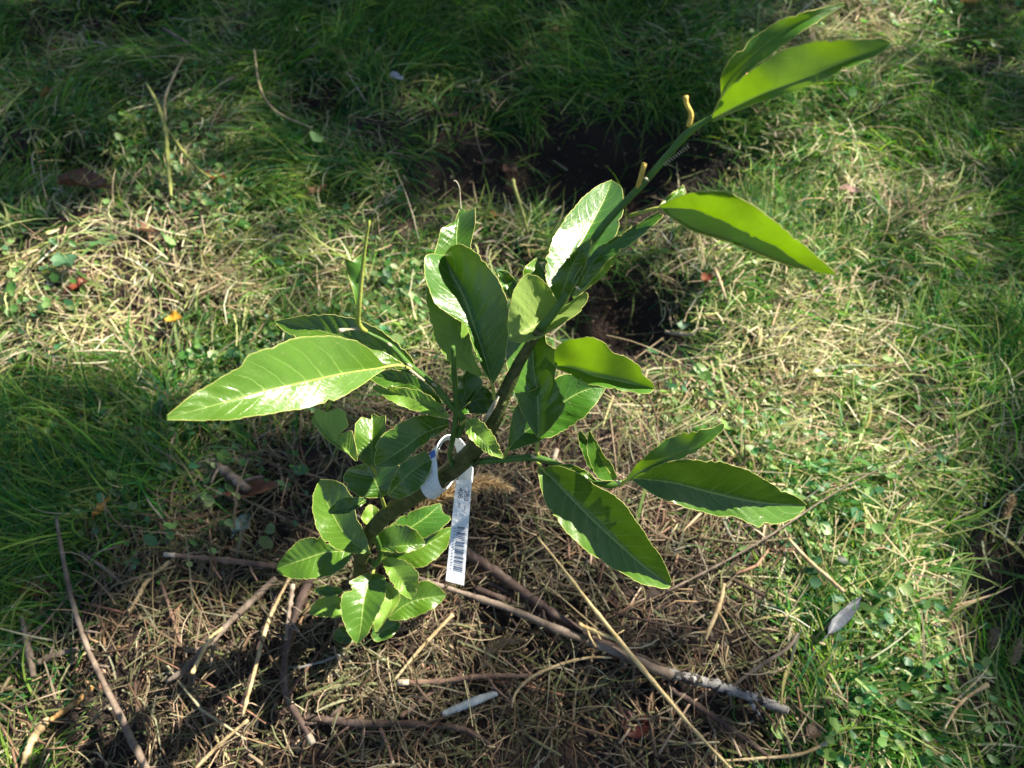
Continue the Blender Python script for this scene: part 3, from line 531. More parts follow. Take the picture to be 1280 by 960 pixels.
# ------------------------------------------------------------------ twigs, stalks and chips on the ground
def stick(name, pts, mat, label, cat='twig', cut=None, h=.012, h1=None, sides=7, n=None, group=None, wob=.28, wsc=.8, lum=.1):
    h = max(h - .003, .006)
    """pts: (px, py, width px) lying on the ground, h above it at the start, h1 at the end"""
    n = n or 5 * len(pts) + 6; Q = crv(pts, n); hh = np.linspace(h, h if h1 is None else h1, n); P = np.array([gp(a, b_, k) for (a, b_, _), k in zip(Q, hh)])
    # stiff wood bridges the hollows: smooth the heights
    for _ in range(5): P[1:-1] = (P[:-2] + 2 * P[1:-1] + P[2:]) / 4
    D = (P - CAMP) @ CF; R = Q[:, 2] * wsc * D / FPX / 2 * (1 + lum * np.sin(np.arange(n) * 1.9)) * (1 + 3.5 * lum * (np.random.default_rng(int(pts[0][0])).random(n) > .86))
    if cat in ('twig', 'branch') and 'silvery' not in label: R = R * (np.linspace(.8, 1.1, n) if pts[0][2] < pts[-1][2] else np.linspace(1.1, .8, n))
    o = P[0].copy(); V, F = tube_geo(P - o, R, sides, True, wob); g = Geo(); g.add(V, F)
    ob = link(name, g.build(name, [mat]), None, label, cat, group); ob.location = o
    if cat in ('twig', 'branch'):         # broken side shoots
        r2 = random.Random(pts[0][0] * 7 + pts[0][1])
        for _ in range(r2.choice([1, 2, 3])):
            i = r2.randrange(3, n - 3); T = P[i + 1] - P[i - 1]; T /= np.linalg.norm(T); sd = np.cross(T, (0, 0, 1)) * r2.choice([-1, 1]) + np.array([0, 0, r2.uniform(0, .5)]); v = T * r2.uniform(.3, .9) + sd; ln = r2.uniform(.006, .028)
            g = Geo(); g.add(*tube_geo([P[i] - o, P[i] - o + v * ln * .5, P[i] - o + v * ln + T * ln * .2], [R[i] * .6, R[i] * .42, R[i] * .3], 6, True, .2)); link('side_shoot', g.build('side_shoot', [mat]), ob)
    for e in (cut or []):                 # paler freshly cut ends
        a, b_ = (0, 2) if e == 0 else (n - 3, n - 1); q = P[a:b_ + 1] - o; rr_ = R[a:b_ + 1] * 1.12
        g = Geo(); g.add(*tube_geo(q, rr_, sides)); link('cut_end', g.build('cut_end', [M_CUT]), ob)
    return ob
stick('twig', [(70, 645, 5), (82, 715, 8), (105, 800, 9), (145, 885, 10), (186, 968, 12)], M_GREY, 'long curved grey twig leaning at the far left over the grass edge', h=.05, h1=.03)
stick('stick', [(206, 693, 7), (280, 700, 8), (346, 708, 8)], M_PINK, 'straight pinkish stick pointing at the lowest left sapling leaf', cut=[0], h=.03)
stick('stalk', [(219, 698, 6), (200, 712, 7), (182, 728, 7), (172, 748, 6), (160, 765, 5)], M_TAN, 'bent tan stalk under the straight pinkish stick', 'stalk', h=.025)
stick('stick', [(27, 770, 7), (34, 805, 9), (42, 846, 8)], M_GREY, 'short spotted upright stick at the left edge of the photo', h=.03)
stick('stick', [(48, 828, 10), (72, 818, 11), (97, 811, 8)], M_GREY, 'short thick grey stick touching the long curved twig', h=.02)
stick('stalk', [(64, 900, 7), (85, 885, 9), (104, 870, 8), (116, 858, 6)], M_ORANGE, 'segmented orange brown stalk in the bottom left corner', 'stalk', h=.02)
stick('stalk', [(30, 955, 10), (40, 925, 12), (55, 905, 14), (62, 898, 6)], M_TAN, 'broken pale stalk with splintered end at the bottom left', 'stalk', h=.02)
stick('twig', [(345, 722, 9), (300, 765, 10), (262, 805, 11), (225, 842, 12), (208, 852, 7)], M_GREY, 'thick grey twig slanting down left from the lowest leaves', h=.03)
stick('stalk', [(362, 722, 5), (340, 765, 6), (331, 790, 7), (318, 840, 6), (303, 895, 5)], M_TAN, 'kinked tan stalk just left of the forked dark twig', 'stalk', h=.035)
stick('twig', [(350, 725, 9), (330, 790, 11), (308, 870, 12), (295, 905, 8)], M_DARK, 'dark bluish twig behind the kinked tan stalk', h=.012)
stick('twig', [(388, 722, 12), (368, 770, 12), (355, 830, 11), (357, 868, 12), (372, 895, 13), (392, 930, 11)], M_DARK, 'dark curved twig with a pale cut end below the lowest leaves', cut=[1], h=.03)
stick('twig', [(366, 731, 6), (362, 760, 7), (357, 800, 6)], M_GREY, 'short twig with a bleached white tip below the lowest left leaf', cut=[0], h=.045)
stick('branch', [(378, 896, 10), (450, 904, 12), (520, 905, 12), (580, 911, 11), (612, 930, 8)], M_DARK, 'dark horizontal twig with side shoot at the bottom centre', 'branch', h=.02)
stick('twig', [(475, 910, 6), (484, 930, 6), (492, 956, 6)], M_PINK, 'short reddish side twig hanging off the dark horizontal branch', cut=[1], h=.02)
stick('twig', [(497, 853, 8), (550, 852, 8), (600, 845, 8), (672, 845, 7)], M_PINK, 'pinkish twig with white cut end left of the grey chip', cut=[0], h=.03)
stick('twig', [(500, 897, 8), (535, 868, 8), (575, 850, 7), (625, 846, 6)], M_PINK, 'pinkish twig crossing under the one with a white cut end', h=.018)
stick('log', [(578, 688, 16), (620, 715, 16), (665, 748, 15), (705, 775, 13), (745, 800, 12)], M_DARK, 'thick dark branch starting behind the tag', 'branch', h=.03)
stick('twig', [(580, 715, 9), (625, 735, 9), (665, 758, 9)], M_DARK, 'dark twig between the two long branches right of the tag', h=.02)
stick('branch', [(520, 722, 9), (580, 742, 10), (640, 762, 12), (700, 788, 13), (770, 815, 14), (840, 845, 15)], M_GREY, 'long grey branch running right from under the lowest leaves', 'branch', h=.035)
stick('branch', [(832, 840, 14), (880, 852, 15), (930, 868, 15), (985, 888, 12)], M_SILVER, 'silvery branch end with black bark patches at the lower right', 'branch', h=.028)
stick('branch', [(592, 735, 9), (660, 760, 11), (740, 797, 11), (810, 825, 10), (860, 850, 9)], M_DARK, 'dark branch alongside the long grey branch', 'branch', h=.022)
stick('twig', [(835, 858, 10), (880, 888, 11), (930, 922, 10), (965, 950, 8)], M_DARK, 'dark twig below the silvery branch end', h=.02)
stick('stalk', [(672, 672, 3.5), (705, 712, 4), (735, 752, 6), (790, 820, 8), (830, 868, 7), (870, 915, 5), (915, 962, 3.5)], M_GOLD, 'long golden straw crossing the branches at the lower centre', 'straw', h=.06, h1=.03, wob=.05)
stick('stick', [(723, 780, 6), (748, 791, 8), (775, 801, 6)], M_GOLD, 'short pale stick lying on the branches beside the golden straw', h=.045)
stick('stalk', [(640, 885, 3), (643, 868, 4), (662, 848, 5), (695, 832, 5), (735, 822, 4), (765, 822, 3)], M_TAN, 'thin arched tan stem below the long grey branch', 'stalk', h=.035)
stick('stick', [(997, 792, 6), (985, 810, 6), (950, 832, 6), (910, 862, 5)], M_GREY, 'slender grey stick above the silvery branch end', h=.03)
stick('stalk', [(1034, 928, 5), (1000, 943, 5), (960, 947, 4), (905, 951, 4)], M_TAN, 'thin straw with a pale tip along the bottom edge', 'straw', cut=[0], h=.025)
stick('stick', [(1234, 856, 6), (1208, 872, 5), (1192, 890, 5), (1180, 912, 4)], M_TAN, 'forked pale stick in the dark grass at the lower right', h=.04)
stick('stick', [(832, 740, 3), (900, 705, 3), (965, 668, 3), (1030, 624, 2.5), (1095, 588, 2.5), (1172, 556, 2)], M_GREY, 'very long thin stick from the drooping leaf tip into the right grass', h=.03, h1=.05, wob=.06)
stick('stalk', [(182, 103, 4), (197, 130, 5), (207, 165, 6), (210, 205, 6), (214, 245, 5)], M_YGREEN, 'yellow green stalk curving down in the upper left shade', 'stalk', h=.05)
stick('stalk', [(208, 160, 4), (228, 188, 5), (250, 214, 5), (262, 222, 3)], M_YGREEN, 'yellow green stalk leaning right from the curving one', 'stalk', h=.045)
stick('stalk', [(228, 72, 3), (215, 100, 4), (206, 125, 4), (207, 152, 4)], M_TAN, 'brown dry stem above the yellow green stalk', 'stalk', h=.045)
stick('stick', [(264, 575, 10), (285, 592, 14), (310, 612, 14)], M_GREY, 'short thick bluish grey stick left of the lower leaves', h=.03)
stick('stick', [(696, 562, 7), (693, 572, 7), (690, 582, 7)], M_CUT, 'small white peg of wood just behind the lower right branch', h=.03)
stick('stalk', [(985, 673, 5), (1010, 700, 7), (1035, 722, 7), (1055, 740, 5)], M_TAN, 'dry grass stem pointing at the slate blue leaf', 'stalk', h=.035)
stick('stalk', [(893, 335, 5), (900, 352, 5), (908, 375, 4)], M_TAN, 'short pale straw under the drooping folded leaf', 'straw', h=.055)
stick('stalk', [(832, 415, 4), (850, 418, 5), (868, 418, 4)], M_CUT, 'tiny white straw piece in the grass right of the wavy leaf', 'straw', h=.03)
stick('stick', [(8, 12, 4), (18, 20, 5), (26, 26, 3)], M_GREY, 'short grey stick in the top left corner', h=.04)
stick('stick', [(205, 36, 4), (220, 45, 5), (236, 55, 3)], M_GREY, 'pale grey stick in the shaded upper left grass', h=.05)
stick('stalk', [(641, 224, 5), (645, 240, 6), (652, 262, 6), (660, 292, 4)], M_YGREEN, 'broad pale grass stem upright behind the tall dark leaf', 'stalk', h=.10, h1=.03)
stick('stalk', [(318, 62, 3), (325, 110, 3.5), (345, 140, 4), (390, 160, 3)], M_TAN, 'curved pale stem in the shade left of the white petal', 'stalk', h=.04)
stick('stick', [(0, 868, 5), (10, 850, 6), (14, 845, 4)], M_TAN, 'tiny stick at the left edge near the bottom corner', h=.02)
stick('stick', [(100, 690, 4), (130, 710, 5), (150, 728, 3)], M_GREY, 'thin grey stick between the long twig and the bent stalk', h=.03)
stick('stick', [(200, 725, 5), (212, 760, 6), (222, 795, 5), (228, 810, 7)], M_PINK, 'reddish twig left of the thick grey slanting twig', h=.02)
stick('stalk', [(278, 785, 5), (262, 800, 7), (250, 822, 6), (240, 842, 8)], M_GOLD, 'short golden stalk beside the thick grey slanting twig', 'stalk', h=.05)
stick('stalk', [(310, 900, 5), (275, 930, 6), (243, 962, 6)], M_TAN, 'tan stalk at the bottom edge left of the dark curved twig', 'stalk', h=.03)
stick('stalk', [(566, 768, 6), (540, 795, 6), (515, 823, 5), (493, 850, 4)], M_TAN, 'straw slanting down left from below the tag', 'straw', h=.03)
stick('stick', [(905, 730, 5), (900, 755, 7), (885, 790, 8), (882, 800, 4)], M_TAN, 'flattened tan stalk left of the green grass patch', h=.03)
chip = stick('chip', [(553, 893, 7), (575, 884, 10), (600, 874, 10), (622, 866, 7)], M_CHIP, 'flat grey white chip lying at the bottom centre', 'wood chip', h=.03, sides=5, wob=.1, lum=.02, wsc=1)

# ------------------------------------------------------------------ dead leaves, petals, seed heads
def dead(name, x, y, ln, wd, ang, c1, c2, label, cat='fallen leaf', h=.03, curl=.25, tilt=0.0, tip=1.0, group=None):
    """ln, wd in px of the photograph at that spot, ang in the picture (deg, 0 = right, counter-clockwise)"""
    h = max(h - .012, .006); c1 = tuple(q * .8 for q in c1); c2 = tuple(q * .8 for q in c2)
    P = gp(x, y, h); d = (P - CAMP) @ CF; L = ln * d / FPX; W = wd * d / FPX; a = math.radians(ang)
    up = np.array([0, math.sin(.35 + tilt), math.cos(.35 + tilt)]); ex = CR * math.cos(a) + CU * math.sin(a); ex -= up * (ex @ up); ex /= np.linalg.norm(ex); ey = np.cross(up, ex)
    n, k = 12, 4; V = []; F = []
    for i in range(n):
        tt = i / (n - 1); pr = math.sin(math.pi * min(max(tt, .0), 1) ** .85) ** .75 * (1 + .08 * math.sin(i * 2.3 + x)) + .02
        for j in range(-k, k + 1):
            s = j / k; V.append(ex * (tt - .5) * L + ey * s * W * .5 * pr + up * (curl * W * (s * s) * (1 + .5 * math.sin(x + i * .7)) + .08 * W * s * math.sin(x * 3 + i * .6) + curl * .5 * L * (tt - .5) ** 2 + .02 * W * math.sin(i * 1.9 + j)))
    for i in range(n - 1):
        for j in range(2 * k): q = i * (2 * k + 1) + j; F.append((q, q + 1, q + 2 * k + 2, q + 2 * k + 1))
    g = Geo(); g.add(V, F); g.add(*tube_geo([-ex * L * .68, -ex * L * .5, ex * L * .3 + up * .0006], [.0006, .0007, .0002], 5), 0)
    o = link(name, g.build(name, [deadmat(name, c1, c2)]), None, label, cat, group); o.location = P; return o
dead('fallen_leaf', 318, 612, 75, 26, 22, (.12, .045, .025), (.3, .12, .06), 'large reddish brown dead leaf left of the lower sapling leaves', h=.03, curl=.1)
dead('fallen_leaf', 97, 358, 32, 16, 70, (.13, .02, .012), (.33, .08, .03), 'dark red curled leaf in the sunlit dry grass at the left')
dead('petal', 217, 400, 20, 19, 20, (.6, .28, .02), (.85, .48, .05), 'bright orange petal among the small weeds at the left', 'petal', h=.04)
dead('fallen_leaf', 272, 222, 32, 13, -40, (.28, .09, .02), (.5, .2, .05), 'orange brown leaf at the foot of the yellow green stalks')
dead('fallen_leaf', 57, 118, 26, 14, 95, (.22, .08, .02), (.4, .16, .04), 'rust coloured leaf standing in the upper left grass')
dead('fallen_leaf', 68, 62, 34, 7, -42, (.3, .12, .02), (.5, .24, .06), 'narrow orange leaf sliver in the upper left corner')
dead('fallen_leaf', 398, 238, 26, 16, 60, (.4, .16, .09), (.6, .3, .2), 'salmon pink leaf at the shade edge, upper left of centre')
dead('fallen_leaf', 637, 214, 26, 18, 100, (.22, .11, .08), (.4, .22, .17), 'dull pink leaf in the dark hollow at the top centre')
dead('fallen_leaf', 606, 205, 20, 13, 20, (.22, .11, .08), (.34, .2, .15), 'small brown leaf left of the dull pink one in the hollow')
dead('petal', 497, 98, 24, 13, -60, (.5, .5, .55), (.72, .72, .78), 'whitish petal in the shaded grass at the top', 'petal', h=.05)
dead('fallen_leaf', 620, 271, 26, 13, 10, (.4, .16, .02), (.62, .3, .06), 'orange leaf behind the tall dark sapling leaf')
dead('petal', 1061, 238, 24, 15, -35, (.5, .3, .24), (.7, .48, .4), 'pale pink petal in the sunny grass at the upper right', 'petal', h=.055)
dead('fallen_leaf', 883, 348, 22, 13, 75, (.3, .07, .02), (.5, .15, .05), 'orange red leaf under the drooping folded leaf', h=.045)
dead('fallen_leaf', 1056, 770, 82, 15, 55, (.07, .085, .11), (.14, .16, .2), 'slender slate blue leaf blade on the dry grass at the right', h=.045, curl=.12)
dead('fallen_leaf', 1164, 936, 30, 26, -60, (.3, .23, .12), (.48, .38, .22), 'round tan dead leaf near the bottom right', h=.03)
dead('fallen_leaf', 796, 904, 46, 34, 60, (.05, .012, .01), (.13, .03, .022), 'dark red round leaf under the arched stems at the bottom', h=.012, curl=.15)
dead('fallen_leaf', 303, 657, 32, 20, 75, (.14, .24, .22), (.24, .36, .33), 'pale teal oval leaf among the twigs at the left', h=.03)
dead('fallen_leaf', 128, 635, 30, 13, 80, (.35, .14, .02), (.55, .27, .05), 'orange leaf tip in the long grass at the left', h=.03)
dead('fallen_leaf', 50, 738, 44, 22, 10, (.14, .05, .03), (.26, .1, .05), 'brown leaf in the grass behind the long curved twig')
dead('fallen_leaf', 105, 232, 70, 40, -20, (.06, .03, .02), (.15, .075, .045), 'large dull brown leaf in the hollow at the upper left', h=.03)
dead('fallen_leaf', 420, 62, 34, 13, -70, (.12, .05, .03), (.25, .1, .06), 'brown leaf half hidden in the shade left of the white petal')
dead('fallen_leaf', 700, 38, 38, 14, 75, (.15, .09, .03), (.28, .18, .07), 'olive brown leaf in the deep shade at the top centre')
dead('fallen_leaf', 185, 288, 36, 22, -35, (.2, .1, .06), (.34, .2, .12), 'dull pink brown leaf at the edge of the sunlit dry grass')
dead('weed_leaf', 83, 327, 38, 30, -60, (.05, .14, .06), (.11, .24, .11), 'broad blue green weed leaf beside the dark red leaf', 'weed leaf', h=.05, curl=.1)
dead('fallen_leaf', 1017, 915, 26, 18, 60, (.13, .085, .05), (.25, .17, .11), 'brown cupped leaf at the bottom right of the mulch')
dead('petal', 853, 240 + 168, 18, 14, 80, (.2, .33, .2), (.34, .48, .32), 'pale green seedling leaf right of the wavy sapling leaf', 'weed leaf', h=.04)
dead('fallen_leaf', 560, 145, 26, 10, 5, (.12, .07, .05), (.25, .16, .11), 'small brown leaf on the left rim of the dark hollow')
dead('fallen_leaf', 1213, 3, 40, 20, 15, (.3, .18, .06), (.5, .34, .14), 'tan leaf in the sun spot at the top right corner')
def seedhead(pts, width, nb, mat_c, label, h=.05, h1=.05, stalk=None):
    Q = crv(pts, 24); hh = np.linspace(h, h1, 24); P = np.array([gp(a, b_, k) for (a, b_), k in zip(Q[:, :2], hh)]); o = P[0].copy(); d = (P - CAMP) @ CF
    root = bpy.data.objects.new('seed_head', None); COL.objects.link(root); root.location = o; root['label'] = label; root['category'] = 'seed head'
    g = Geo(); g.add(*tube_geo(P - o, np.linspace(.0009, .0004, 24), 6)); link('stalk', g.build('stalk', [M_TAN]), root)
    V = []; cols = []
    for _ in range(nb):
        i = random.random(); k = int(i * 22); q = P[k] + (P[k + 1] - P[k]) * random.random(); T = P[k + 1] - P[k]; T /= np.linalg.norm(T)
        r_ = np.random.default_rng(_ + nb).normal(size=3); r_ -= T * (r_ @ T) * .7; r_ /= np.linalg.norm(r_); e = width * d[k] / FPX * .5 * (.5 + .7 * random.random()) * (math.sin(math.pi * (i * .85 + .12)) ** .5)
        tip = q + r_ * e + T * e * .7; s = np.cross(r_, T); s /= np.linalg.norm(s) + 1e-9; wd = .00045; cc = np.array(mat_c) * (.6 + .6 * random.random())
        for p_, w_ in ((q, wd), ((q + tip) / 2, wd * 1.6), (tip, wd * .2)): V += [p_ - s * w_ - o, p_ + s * w_ - o]; cols += [cc, cc]
    link('bristles', quads('bristles', np.array(V), nb, 3, STRAW, np.array(cols)), root, kind='stuff')
seedhead([(515, 648), (540, 628), (575, 610), (610, 602), (642, 612)], 34, 1100, (.62, .48, .30), 'fluffy dry seed head lying behind the white tag', .11, .12)
seedhead([(602, 838), (612, 815), (632, 800), (660, 800)], 20, 500, (.34, .27, .18), 'fuzzy grey brown seed head on the mulch below the branches', .03, .03)
seedhead([(1256, 650), (1262, 632), (1266, 618)], 16, 260, (.5, .38, .24), 'small fluffy seed head at the right edge', .08, .09)
seedhead([(1266, 830), (1272, 812), (1275, 798)], 14, 200, (.42, .32, .2), 'small seed head low at the right edge', .05, .06)
seedhead([(1240, 812), (1243, 795), (1246, 782)], 14, 200, (.26, .22, .17), 'dull seed head beside the one low at the right edge', .04, .05)

# ------------------------------------------------------------------ grass, straw, weeds, mulch litter (uncountable)
def inframe(x, y, m=60):
    px, py, z = proj(np.stack([x, y, np.zeros_like(x)], -1)); return (px > -m) & (px < 1280 + m) & (py > -m) & (py < 960 + m)
def scatter(n, den, lo=(-1.75, -.35), hi=(1.75, 2.15), outer=.25):
    x = rng.uniform(lo[0], hi[0], n); y = rng.uniform(lo[1], hi[1], n); p = den(x, y) * np.where(inframe(x, y), 1, outer); k = rng.random(n) < p; return x[k], y[k]
def blades(x, y, ln, wd, head, lift, droop, twist, col, rows, z0, name, mat, label=None, tipc=None, taper=.85):
    n = len(x); t = np.linspace(0, 1, rows)[None, :]; hx = np.cos(head)[:, None]; hy = np.sin(head)[:, None]
    el0 = lift[:, None]; el = el0 - droop[:, None] * t                          # elevation angle along the blade
    az = head[:, None] + twist[:, None] * t; ds = ln[:, None] / (rows - 1)
    dx = np.cos(el) * np.cos(az) * ds; dy = np.cos(el) * np.sin(az) * ds; dz = np.sin(el) * ds
    X = x[:, None] + np.cumsum(dx, 1) - dx[:, :1]; Y_ = y[:, None] + np.cumsum(dy, 1) - dy[:, :1]; Z_ = (zg(x, y) + z0)[:, None] + np.cumsum(dz, 1) - dz[:, :1]
    Z_ = np.maximum(Z_, zg(X, Y_) + .002 + .004 * rng.random((n, 1)))
    ww = wd[:, None] * (1 - taper * t ** 1.8) * .5; ro = rng.normal(0, .6, n)[:, None]; sx = -np.sin(az) * np.cos(ro); sy = np.cos(az) * np.cos(ro); sz = np.sin(ro)
    A = np.stack([X - sx * ww, Y_ - sy * ww, Z_ - sz * ww], -1); B = np.stack([X + sx * ww, Y_ + sy * ww, Z_ + sz * ww], -1)
    V = np.stack([A, B], 2).reshape(-1, 3); C = np.repeat(col[:, None, :], rows, 1)
    if tipc is not None: C = C * (1 - t[..., None] ** 2 * tipc[:, None, None]) + np.array([.42, .36, .16]) * t[..., None] ** 2 * tipc[:, None, None]
    C = np.repeat(C[:, :, None, :], 2, 2).reshape(-1, 3)
    return link(name, quads(name, V, n, rows, mat, C), None, label, None, None, 'stuff')
def pal(n, cols, jit=.25):
    c = np.array(cols)[rng.integers(0, len(cols), n)]; return np.clip(c * (1 + rng.normal(0, jit, (n, 1))) * (1 + rng.normal(0, .06, (n, 3))), .005, .9)
flow = lambda x, y: 9 * vnoise(x, y, 2.6, 7) + 5 * vnoise(x, y, 7, 8)
hole = lambda x, y: np.clip(1.05 - holef(x, y) * 15, .06, 1)
# long green grass in tufts
def den_g(x, y): return np.clip(fld(GREEN, x, y) ** 1.5 * np.clip(.62 + 2.4 * vnoise(x, y, 11, 5) + 1.2 * vnoise(x, y, 28, 6), .25 - .2 * fld(SHADE, x, y), 1.3) * hole(x, y), 0, 1)
x, y = scatter(640000, den_g); n = len(x); q = vnoise(x, y, 4, 9)
cg = pal(n, [(.025, .16, .035), (.055, .22, .035), (.11, .28, .04), (.18, .33, .045), (.015, .12, .05), (.26, .36, .07)])
blades(x, y, (rng.gamma(5, .0135, n) + .02) * (1 - .5 * fld(DRY, x, y)) * (1 - .35 * (1 - fld(SHADE, x, y))), rng.uniform(.0011, .0031, n), flow(x, y) + rng.normal(0, .75, n), rng.uniform(.25, 1.35, n), rng.uniform(.5, 2.0, n), rng.normal(0, .6, n), cg, 6, 0, 'grass', GRASS, 'tangled green grass blades over the soil', rng.random(n) ** 3)
# short undergrowth
x, y = scatter(120000, lambda x, y: np.clip(fld(GREEN, x, y) * .7 + fld(WEED, x, y) * .5, 0, 1) * hole(x, y)); n = len(x)
blades(x, y, rng.uniform(.012, .035, n), rng.uniform(.0012, .0028, n), rng.uniform(0, 6.3, n), rng.uniform(.3, 1.4, n), rng.uniform(0, 1.2, n), rng.normal(0, .4, n), pal(n, [(.05, .13, .03), (.10, .19, .05), (.13, .2, .06)]), 4, 0, 'grass', GRASS, 'short fine grass growing between the longer blades')
# broad flat blades lying over the finer ones
x, y = scatter(20000, lambda x, y: np.clip(.25 + fld(GREEN, x, y), 0, 1) * (1 - fld(MULCH, x, y)) * hole(x, y)); n = len(x)
blades(x, y, rng.uniform(.03, .10, n), rng.uniform(.0030, .0055, n), flow(x, y) + rng.normal(0, .9, n), rng.uniform(.1, 1.0, n), rng.uniform(.4, 1.5, n), rng.normal(0, .5, n), pal(n, [(.10, .25, .06), (.17, .30, .08), (.24, .34, .11), (.06, .2, .06), (.4, .38, .17)]), 6, .004, 'grass', GRASS, 'broad flat grass blades bent over the turf', rng.random(n) ** 2)
# dry straw
x, y = scatter(360000, lambda x, y: np.clip(fld(DRY, x, y) ** 1.6 * np.clip(.6 + 1.8 * vnoise(x, y, 9, 12) + 1.2 * vnoise(x, y, 24, 13), .3, 1.3), 0, 1) * np.clip(hole(x, y) + .05, 0, 1) * (1 - .6 * fld(MULCH, x, y))); n = len(x)
mu = fld(MULCH, x, y); cs = pal(n, [(.54, .44, .27), (.66, .56, .38), (.42, .33, .19), (.76, .70, .46), (.26, .18, .10), (.42, .44, .18), (.34, .40, .14), (.45, .5, .2)]); cs *= (1 - .68 * mu)[:, None]
blades(x, y, rng.gamma(3.2, .011, n) + .008, rng.uniform(.0008, .0030, n), flow(x, y) + rng.normal(0, 1.2, n), rng.uniform(-.05, .7, n), rng.uniform(0, .9, n), rng.normal(0, .5, n), cs, 4, .003 + .012 * rng.random(n), 'dry_grass', STRAW, 'dry straw coloured grass lying flat between green tufts', taper=.5)
# little round weed leaves (clover like)
x, y = scatter(170000, lambda x, y: np.clip(fld(WEED, x, y) ** 1.3 * np.clip(.4 + 3.2 * vnoise(x, y, 7, 15) + 1.4 * vnoise(x, y, 20, 16), .04, 1.2), 0, 1) * hole(x, y)); n = len(x)
r_ = rng.gamma(5, .0009, n) + .001; nrm = np.stack([rng.normal(0, .45, n), rng.normal(0, .45, n), np.ones(n)], -1); nrm /= np.linalg.norm(nrm, axis=1)[:, None]
e1 = np.cross(nrm, np.array([math.cos(1), math.sin(1), .1])); e1 /= np.linalg.norm(e1, axis=1)[:, None]; e2 = np.cross(nrm, e1); z = zg(x, y) + rng.uniform(.006, .035, n)
C0 = np.stack([x, y, z], -1); an = np.linspace(0, 2 * math.pi, 7)[:-1]; ph = rng.uniform(0, 6.3, n); asp = rng.uniform(.4, 1, n)
ring = [C0 + (r_ * np.cos(a + ph))[:, None] * e1 + (r_ * asp * np.sin(a + ph))[:, None] * e2 + nrm * (r_ * .18 * math.sin(2 * a))[:, None] for a in an]
V = np.stack([C0 - nrm * (r_ * .25)[:, None]] + ring, 1).reshape(-1, 3); F = np.array([[0, k + 1, (k + 1) % 6 + 1] for k in range(6)]); F = (np.arange(n)[:, None, None] * 7 + F[None]).reshape(-1, 3)
link('weeds', fastmesh('weeds', V, F, WEEDM, np.repeat(pal(n, [(.08, .22, .05), (.16, .30, .08), (.26, .38, .14), (.07, .2, .09)]), 7, 0)), None, 'small round green weed leaves in a low mat', None, None, 'stuff')
# fine dead fibres matted over the mulch
x, y = scatter(55000, lambda x, y: np.clip(fld(MULCH, x, y) * 1.1 * np.clip(.6 + 1.5 * vnoise(x, y, 8, 31), .1, 1), 0, 1)); n = len(x)
blades(x, y, rng.uniform(.02, .075, n), rng.uniform(.0004, .0011, n), flow(x, y) + rng.normal(0, 1.1, n), rng.uniform(.05, .8, n), rng.uniform(.2, 1.4, n), rng.normal(0, 1.3, n), pal(n, [(.26, .19, .12), (.38, .29, .18), (.15, .10, .07), (.28, .21, .13), (.50, .41, .27)]), 6, .006 + .02 * rng.random(n), 'dry_fibres', STRAW, 'fine curly dead fibres matted over the mulch', taper=.3)
# mulch: dead stems, bark crumbs, twig bits
def prisms(x, y, ln, rad, head, tilt, z0, col, name, mat, label, bend=.15, sides=4):
    n = len(x); R3 = 3; t = np.array([-.5, 0, .5]); hd = np.stack([np.cos(head) * np.cos(tilt), np.sin(head) * np.cos(tilt), np.sin(tilt)], -1); s = np.stack([-np.sin(head), np.cos(head), 0 * head], -1); u = np.cross(hd, s)
    C0 = np.stack([x, y, zg(x, y) + z0], -1); bd = rng.normal(0, bend, n); rows = []
    for k in range(R3):
        c_ = C0 + hd * (ln * t[k])[:, None] + s * (bd * ln * (.25 - t[k] ** 2) * 2)[:, None]; rk = rad * (1 - .3 * (k == 2))
        rows.append(np.stack([c_ + (rk * math.cos(a))[:, None] * s + (rk * math.sin(a))[:, None] * u for a in np.linspace(0, 2 * math.pi, sides + 1)[:-1]], 1))
    V = np.concatenate(rows, 1).reshape(-1, 3); F = [[k * sides + j, k * sides + (j + 1) % sides, (k + 1) * sides + (j + 1) % sides, (k + 1) * sides + j] for k in range(2) for j in range(sides)] + [[3, 2, 1, 0], [8, 9, 10, 11]]
    F = (np.arange(n)[:, None, None] * 3 * sides + np.array(F)[None]).reshape(-1, 4)
    return link(name, fastmesh(name, V, F, mat, np.repeat(col, 3 * sides, 0), True), None, label, None, None, 'stuff')
MC = [(.17, .11, .07), (.27, .18, .11), (.10, .065, .045), (.38, .28, .18), (.22, .13, .08), (.48, .38, .25), (.07, .045, .035), (.19, .17, .09)]
x, y = scatter(42000, lambda x, y: fld(MULCH, x, y) ** 1.2 + .015 * hole(x, y)); n = len(x)
prisms(x, y, rng.gamma(2.5, .011, n) + .008, rng.gamma(3, .00022, n) + .0003, rng.uniform(0, 6.3, n), rng.normal(0, .28, n), rng.uniform(.0, .018, n), pal(n, MC), 'mulch', LITTER, 'brown mulch of broken stems and twig bits round the sapling')
x, y = scatter(26000, lambda x, y: np.clip(fld(MULCH, x, y) * .9 + .05 + holef(x, y) * 9, 0, 1)); n = len(x)
prisms(x, y, rng.uniform(.003, .010, n), rng.uniform(.0008, .0026, n), rng.uniform(0, 6.3, n), rng.normal(0, .6, n), rng.uniform(-.001, .008, n), pal(n, MC), 'mulch', LITTER, 'crumbs of bark and soil between the mulch stems')
x, y = scatter(2600, lambda x, y: fld(MULCH, x, y)); n = len(x)
prisms(x, y, rng.uniform(.05, .16, n), rng.uniform(.0008, .0019, n), rng.choice([-.6, 2.3, .9], n) + rng.normal(0, .6, n), rng.normal(0, .10, n), rng.uniform(.006, .024, n), pal(n, MC[:6]), 'mulch', LITTER, 'longer thin dead stems criss-crossing the mulch', .12)

